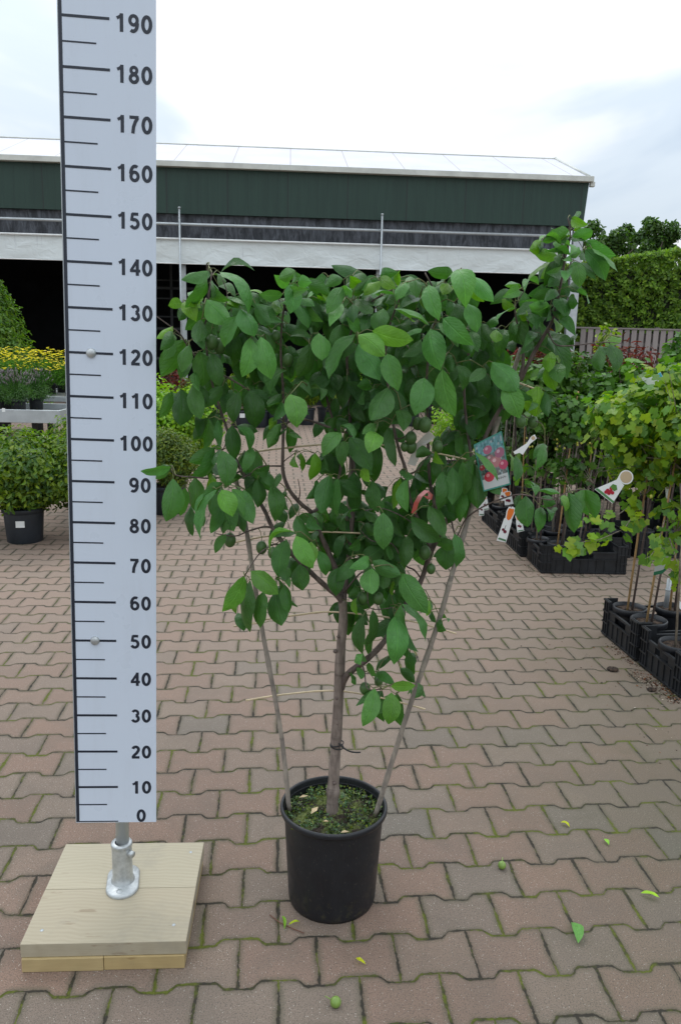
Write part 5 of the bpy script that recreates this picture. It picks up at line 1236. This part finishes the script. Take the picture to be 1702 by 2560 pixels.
back('dark shrub behind the gooseberries', 2.75, 6.2, 1.22, .36, 'dark', z0=.35)
back('pale green shrub beside the fence behind the gooseberries', 3.5, 7.4, 1.42, .46, 'vine')
back('yellow green young shrub with its tips before the fence', 2.72, 8.5, 1.80, .12, 'yellow', 220, .07, .5, 1.2)
back('green shrub at the right frame edge beyond the gooseberries', 3.1, 6.5, 1.40, .42, 'vine')
back('tall sparse green shoot before the fence right of the red maple', 2.78, 6.9, 1.66, .09, 'vine', 160, .07, .6, 1.2)
back('sparse green shrub at the end of the fence', 3.95, 8.5, 1.55, .45, 'mid')
back('dark tall shrub behind the plum branch on the right', 1.36, 7.6, 1.25, .30, 'dark', 800)

# ------------------------------------------------------------------ plastic plant labels
def poly_label(name, label, pts, Y, col=(.80, .81, .79), extras=(), group='printed plant labels'):
    q = [atY(x, y, Y) for x, y in pts]; o = sum(q, Vector()) / len(q); b = MB()
    nn = quad_slab(b, [p - o for p in q], col=col); ob = b.build(name, M['print'], None, loc=tuple(o)); setp(ob, label, 'plant label', group)
    if extras:
        b = MB()
        for i, (pp, c) in enumerate(extras):
            k = [atY(x, y, Y) - o - (atY(x, y, Y) - C0).normalized() * (.0016 + .0004 * i) for x, y in pp]; b.add(k, [tuple(range(len(k)))], col=c)
        b.build('print', M['print'], ob)
    return ob
def circ(x, y, r, n=14, a0=0, a1=360): return [(x + r * math.cos(R(a0 + (a1 - a0) * k / n)), y + r * math.sin(R(a0 + (a1 - a0) * k / n))) for k in range(n)]
ORG = (.80, .20, .035); DRD = (.16, .02, .04)
def fruit_tag(lab, x0, y0, x1, y1, w, Y):
    dx, dy = x1 - x0, y1 - y0; L = math.hypot(dx, dy); tx, ty = dx / L, dy / L; nx, ny = -ty, tx
    def P(a, s): return (x0 + tx * a * L + nx * s * w, y0 + ty * a * L + ny * s * w)
    head = [P(0, -.30), P(-.02, 0), P(.0, .1), P(.05, .12), P(0, .2), P(.02, .40), P(.14, .5), P(.34, .40), P(.36, .5), P(1, .55), P(.97, -.55), P(.36, -.45), P(.34, -.38), P(.14, -.46)]
    org = [P(.03, -.24), P(.05, .02), P(.05, .30), P(.14, .38), P(.33, .26), P(.38, .02), P(.33, -.22), P(.14, -.34)]
    ex = [(org, ORG), (circ(*P(.70, -.05), w * .2, 10), DRD), (circ(*P(.66, .22), w * .16, 10), DRD), ([P(.52, .05), P(.52, .09), P(.66, .12), P(.66, .06)], (.03, .03, .02))]
    if L > 40: ex.append(([P(.90, -.45), P(.90, .4), P(.95, .45), P(.95, -.5)], (.10, .22, .12)))
    poly_label('plant_label', lab, head, Y, extras=ex, group='orange and white fruit labels')
fruit_tag('orange and white fruit label hanging lowest over the crate edge', 1280, 1268, 1252, 1355, 22, 5.62)
fruit_tag('orange and white fruit label right of the lowest hanging one', 1294, 1284, 1301, 1330, 16, 5.60)
fruit_tag('orange and white fruit label standing below the picture label', 1268, 1228, 1272, 1262, 20, 6.1)
fruit_tag('tilted orange fruit label left in the pair under the picture label', 1262, 1220, 1255, 1252, 16, 6.2)
fruit_tag('narrow orange and white label at the left corner of the crates', 1210, 1233, 1215, 1276, 13, 6.25)
fruit_tag('narrow white and orange label behind the leftmost one', 1203, 1238, 1203, 1290, 12, 6.3)
poly_label('plant_label', 'white strip label slanting down from the left currant cane', [(1336, 1086), (1341, 1096), (1324, 1110), (1306, 1137), (1298, 1132), (1284, 1136), (1282, 1130), (1316, 1108), (1326, 1092)], 5.25, extras=[(circ(1332, 1095, 5), (.55, .40, .26))])
LT = [(1485, 1223), (1541, 1199)] + circ(1564, 1193, 18, 16, 205, 510) + [(1559, 1213), (1530, 1259)]
poly_label('plant_label', 'large fan shaped white label showing red currants, tied to the front gooseberry cane', LT, 3.78, extras=[
    (circ(1564, 1193, 15), (.55, .42, .27)), ([(1487, 1223), (1493, 1220), (1536, 1255), (1530, 1257)], (.10, .26, .10))] + [(circ(1518 + dx, 1226 + dy, 4.6, 10), (.42, .02, .04)) for dx, dy in ((0, 0), (8, 2), (3, 7), (-4, 4), (9, -5), (12, 6))] + [([(1524, 1217), (1531, 1210), (1540, 1213), (1542, 1224), (1534, 1228)], (.10, .24, .05))])
poly_label('plant_label', 'narrow white label seen edge on beside the second gooseberry cane', circ(1668, 1219, 7, 10, 150, 390) + [(1672, 1238), (1681, 1288), (1664, 1283), (1663, 1236)], 3.9, extras=[(circ(1668, 1218, 5), (.5, .42, .3))])
poly_label('plant_label', 'grey white fan label with green lower edge hanging above the near crate', [(1652, 1355), (1672, 1352), (1675, 1385), (1677, 1412), (1655, 1431), (1632, 1436), (1640, 1395)], 3.70, col=(.50, .51, .49), extras=[([(1633, 1430), (1655, 1425), (1676, 1408), (1677, 1412), (1655, 1434), (1632, 1439)], (.03, .16, .08))])
poly_label('plant_label', 'light blue and white butterfly shaped label in the gooseberry crown', [(1600, 938), (1616, 946), (1634, 940), (1650, 930), (1656, 942), (1644, 955), (1632, 964), (1630, 980), (1617, 978), (1618, 962), (1604, 950)], 4.0, extras=[([(1634, 940), (1650, 931), (1655, 942), (1643, 951)], (.08, .42, .60))])
poly_label('plant_label', 'small white label stuck in the pot at the right frame edge', [(1692, 1498), (1700, 1504), (1712, 1530), (1698, 1522)], 3.5)
b = MB(); b.box((0, 0, 0), (.03, .004, .035)); 
for lab, p in (('white price tag on the edge of the front bench', gp(10, 1025, .78)), ('white price tag on the edge of the rear bench', atY(120, 990, 9.28))):
    b.build('price_tag', M['white'], None, loc=tuple(p)); setp(bpy.context.scene.collection.objects[-1], lab, 'price tag', 'price tags on the benches')

# ------------------------------------------------------------------ things lying on the paving
def ground_leaf(label, x0, y0, x1, y1, w, col, name='fallen_leaf', bow=.12):
    p = gp(x0, y0, .006); q = gp(x1, y1, .006); o = p.copy()
    save = {k: ARR[k] for k in ARR}
    for k in ARR: ARR[k] = []
    add_leaf(Vector((0, 0, 0)), q - p, w * pxm(p.y), Vector((0, 0, 1)), bow=bow, cup=.5, col=col, wave=.06)
    v = MB(); v.v = ARR['v']; v.f = ARR['f']; v.uv = ARR['uv']; v.c = ARR['c']; v.m = [0] * len(v.f); v.sm = [True] * len(v.f)
    for k in ARR: ARR[k] = save[k]
    setp(v.build(name, M['leaf'], None, loc=tuple(o)), label, 'leaf', 'leaves fallen on the paving')
YL = (10.5, 3.9, .6)
ground_leaf('small yellow leaf right of the pot, the farther of the yellow ones', 1400, 2056, 1424, 2066, 11, YL)
ground_leaf('small pale green leaf beside a joint at right', 1508, 2098, 1521, 2112, 12, (5.2, 3.8, 2.3))
ground_leaf('curled yellow green leaf lying at the right edge', 1600, 2233, 1648, 2246, 15, (7, 4.2, 1.2), bow=.15)
ground_leaf('crumpled grey green leaf on the lower right paving', 1429, 2306, 1444, 2362, 32, (2.6, 2.3, 2.8))
ground_leaf('small yellow leaf below the pot toward the bottom edge', 889, 2395, 914, 2410, 12, YL)
ground_leaf('thin green sliver of leaf left in front of the pot', 705, 2290, 711, 2325, 9, (3.8, 2.8, .9))
ground_leaf('thin yellow sliver of leaf in front of the pot', 722, 2312, 750, 2303, 9, (9, 4, .6))
b = MB(); q = [gp(x, y, .004) for x, y in ((674, 2287), (700, 2307), (728, 2320), (760, 2333))]; b.tube([p - q[0] for p in q], .0013, 5)
setp(b.build('dry_twig', plain('red_brown_twig', (.12, .045, .025), .7), None, loc=tuple(q[0])), 'thin red brown twig lying in front of the pot', 'twig')
for lab, x, y, r, st in (('green plum lying on a joint right of the pot', 1254, 2163, .0125, (3, -12)), ('green plum with a stalk near the bottom edge', 839, 2505, .0135, (-22, -10))):
    c = gp(x, y, .0115); b = MB(); b.ball((0, 0, 0), r * .95, sz=1.02, n=12, col=(1, 1, 1)); e = Vector((st[0], -st[1], 0)) * .0009 + Vector((0, 0, .004)); b.tube([e.normalized() * r * .7, e.normalized() * (r + .014)], .0012, 5)
    setp(b.build('fallen_plum', plain('fallen_plum_skin', (.17, .27, .05), .4, .1, 60), None, loc=tuple(c)), lab, 'plum', 'plums fallen on the paving')
for lab, x, y, r in (('dark crumbling soil clod beside the near crate', 1530, 1676, .026), ('smaller dark soil clod nearer the right edge', 1626, 1726, .020)):
    c = gp(x, y, 0); b = MB(); b.ball((0, 0, r * .22), r, sz=.42, n=9)
    b.v = [tuple(Vector(v) * random.uniform(.82, 1.15)) for v in b.v]; setp(b.build('soil_clod', M['soil'], None, loc=tuple(c)), lab, 'soil clod', 'soil clods by the crates')
random.seed(8)
b = MB()
cols = [(.07, .028, .016), (.05, .025, .015), (.38, .32, .25), (.16, .045, .016), (.20, .08, .03), (.03, .022, .016), (.05, .035, .018), (.10, .035, .018), (.06, .03, .018)]
def crumbs(n, xa, ya, xb, yb, sx):
    for _ in range(n):
        t = random.random(); p = gp(xa + (xb - xa) * t + random.gauss(0, sx), ya + (yb - ya) * t + random.gauss(0, sx * .35), .001)
        s = random.uniform(.002, .0075); a = random.uniform(0, PI); d = Vector((math.cos(a), math.sin(a), 0)) * s; e = Vector((-d.y, d.x, 0)) * random.uniform(.3, .8); h = Vector((0, 0, s * .4))
        b.add([p - d, p + e + h, p + d, p - e + h * .5], [(0, 1, 2, 3)], col=random.choice(cols))
crumbs(150, 1520, 1610, 1590, 1668, 10); crumbs(420, 1590, 1680, 1700, 1760, 16); crumbs(150, 1640, 1700, 1710, 1745, 9); crumbs(160, 1330, 1425, 1520, 1440, 14); crumbs(120, 1250, 1330, 1340, 1440, 10); crumbs(60, 1400, 1600, 1690, 1900, 50)
setp(b.build('plant_litter', M['print']), None, None, kind='stuff')
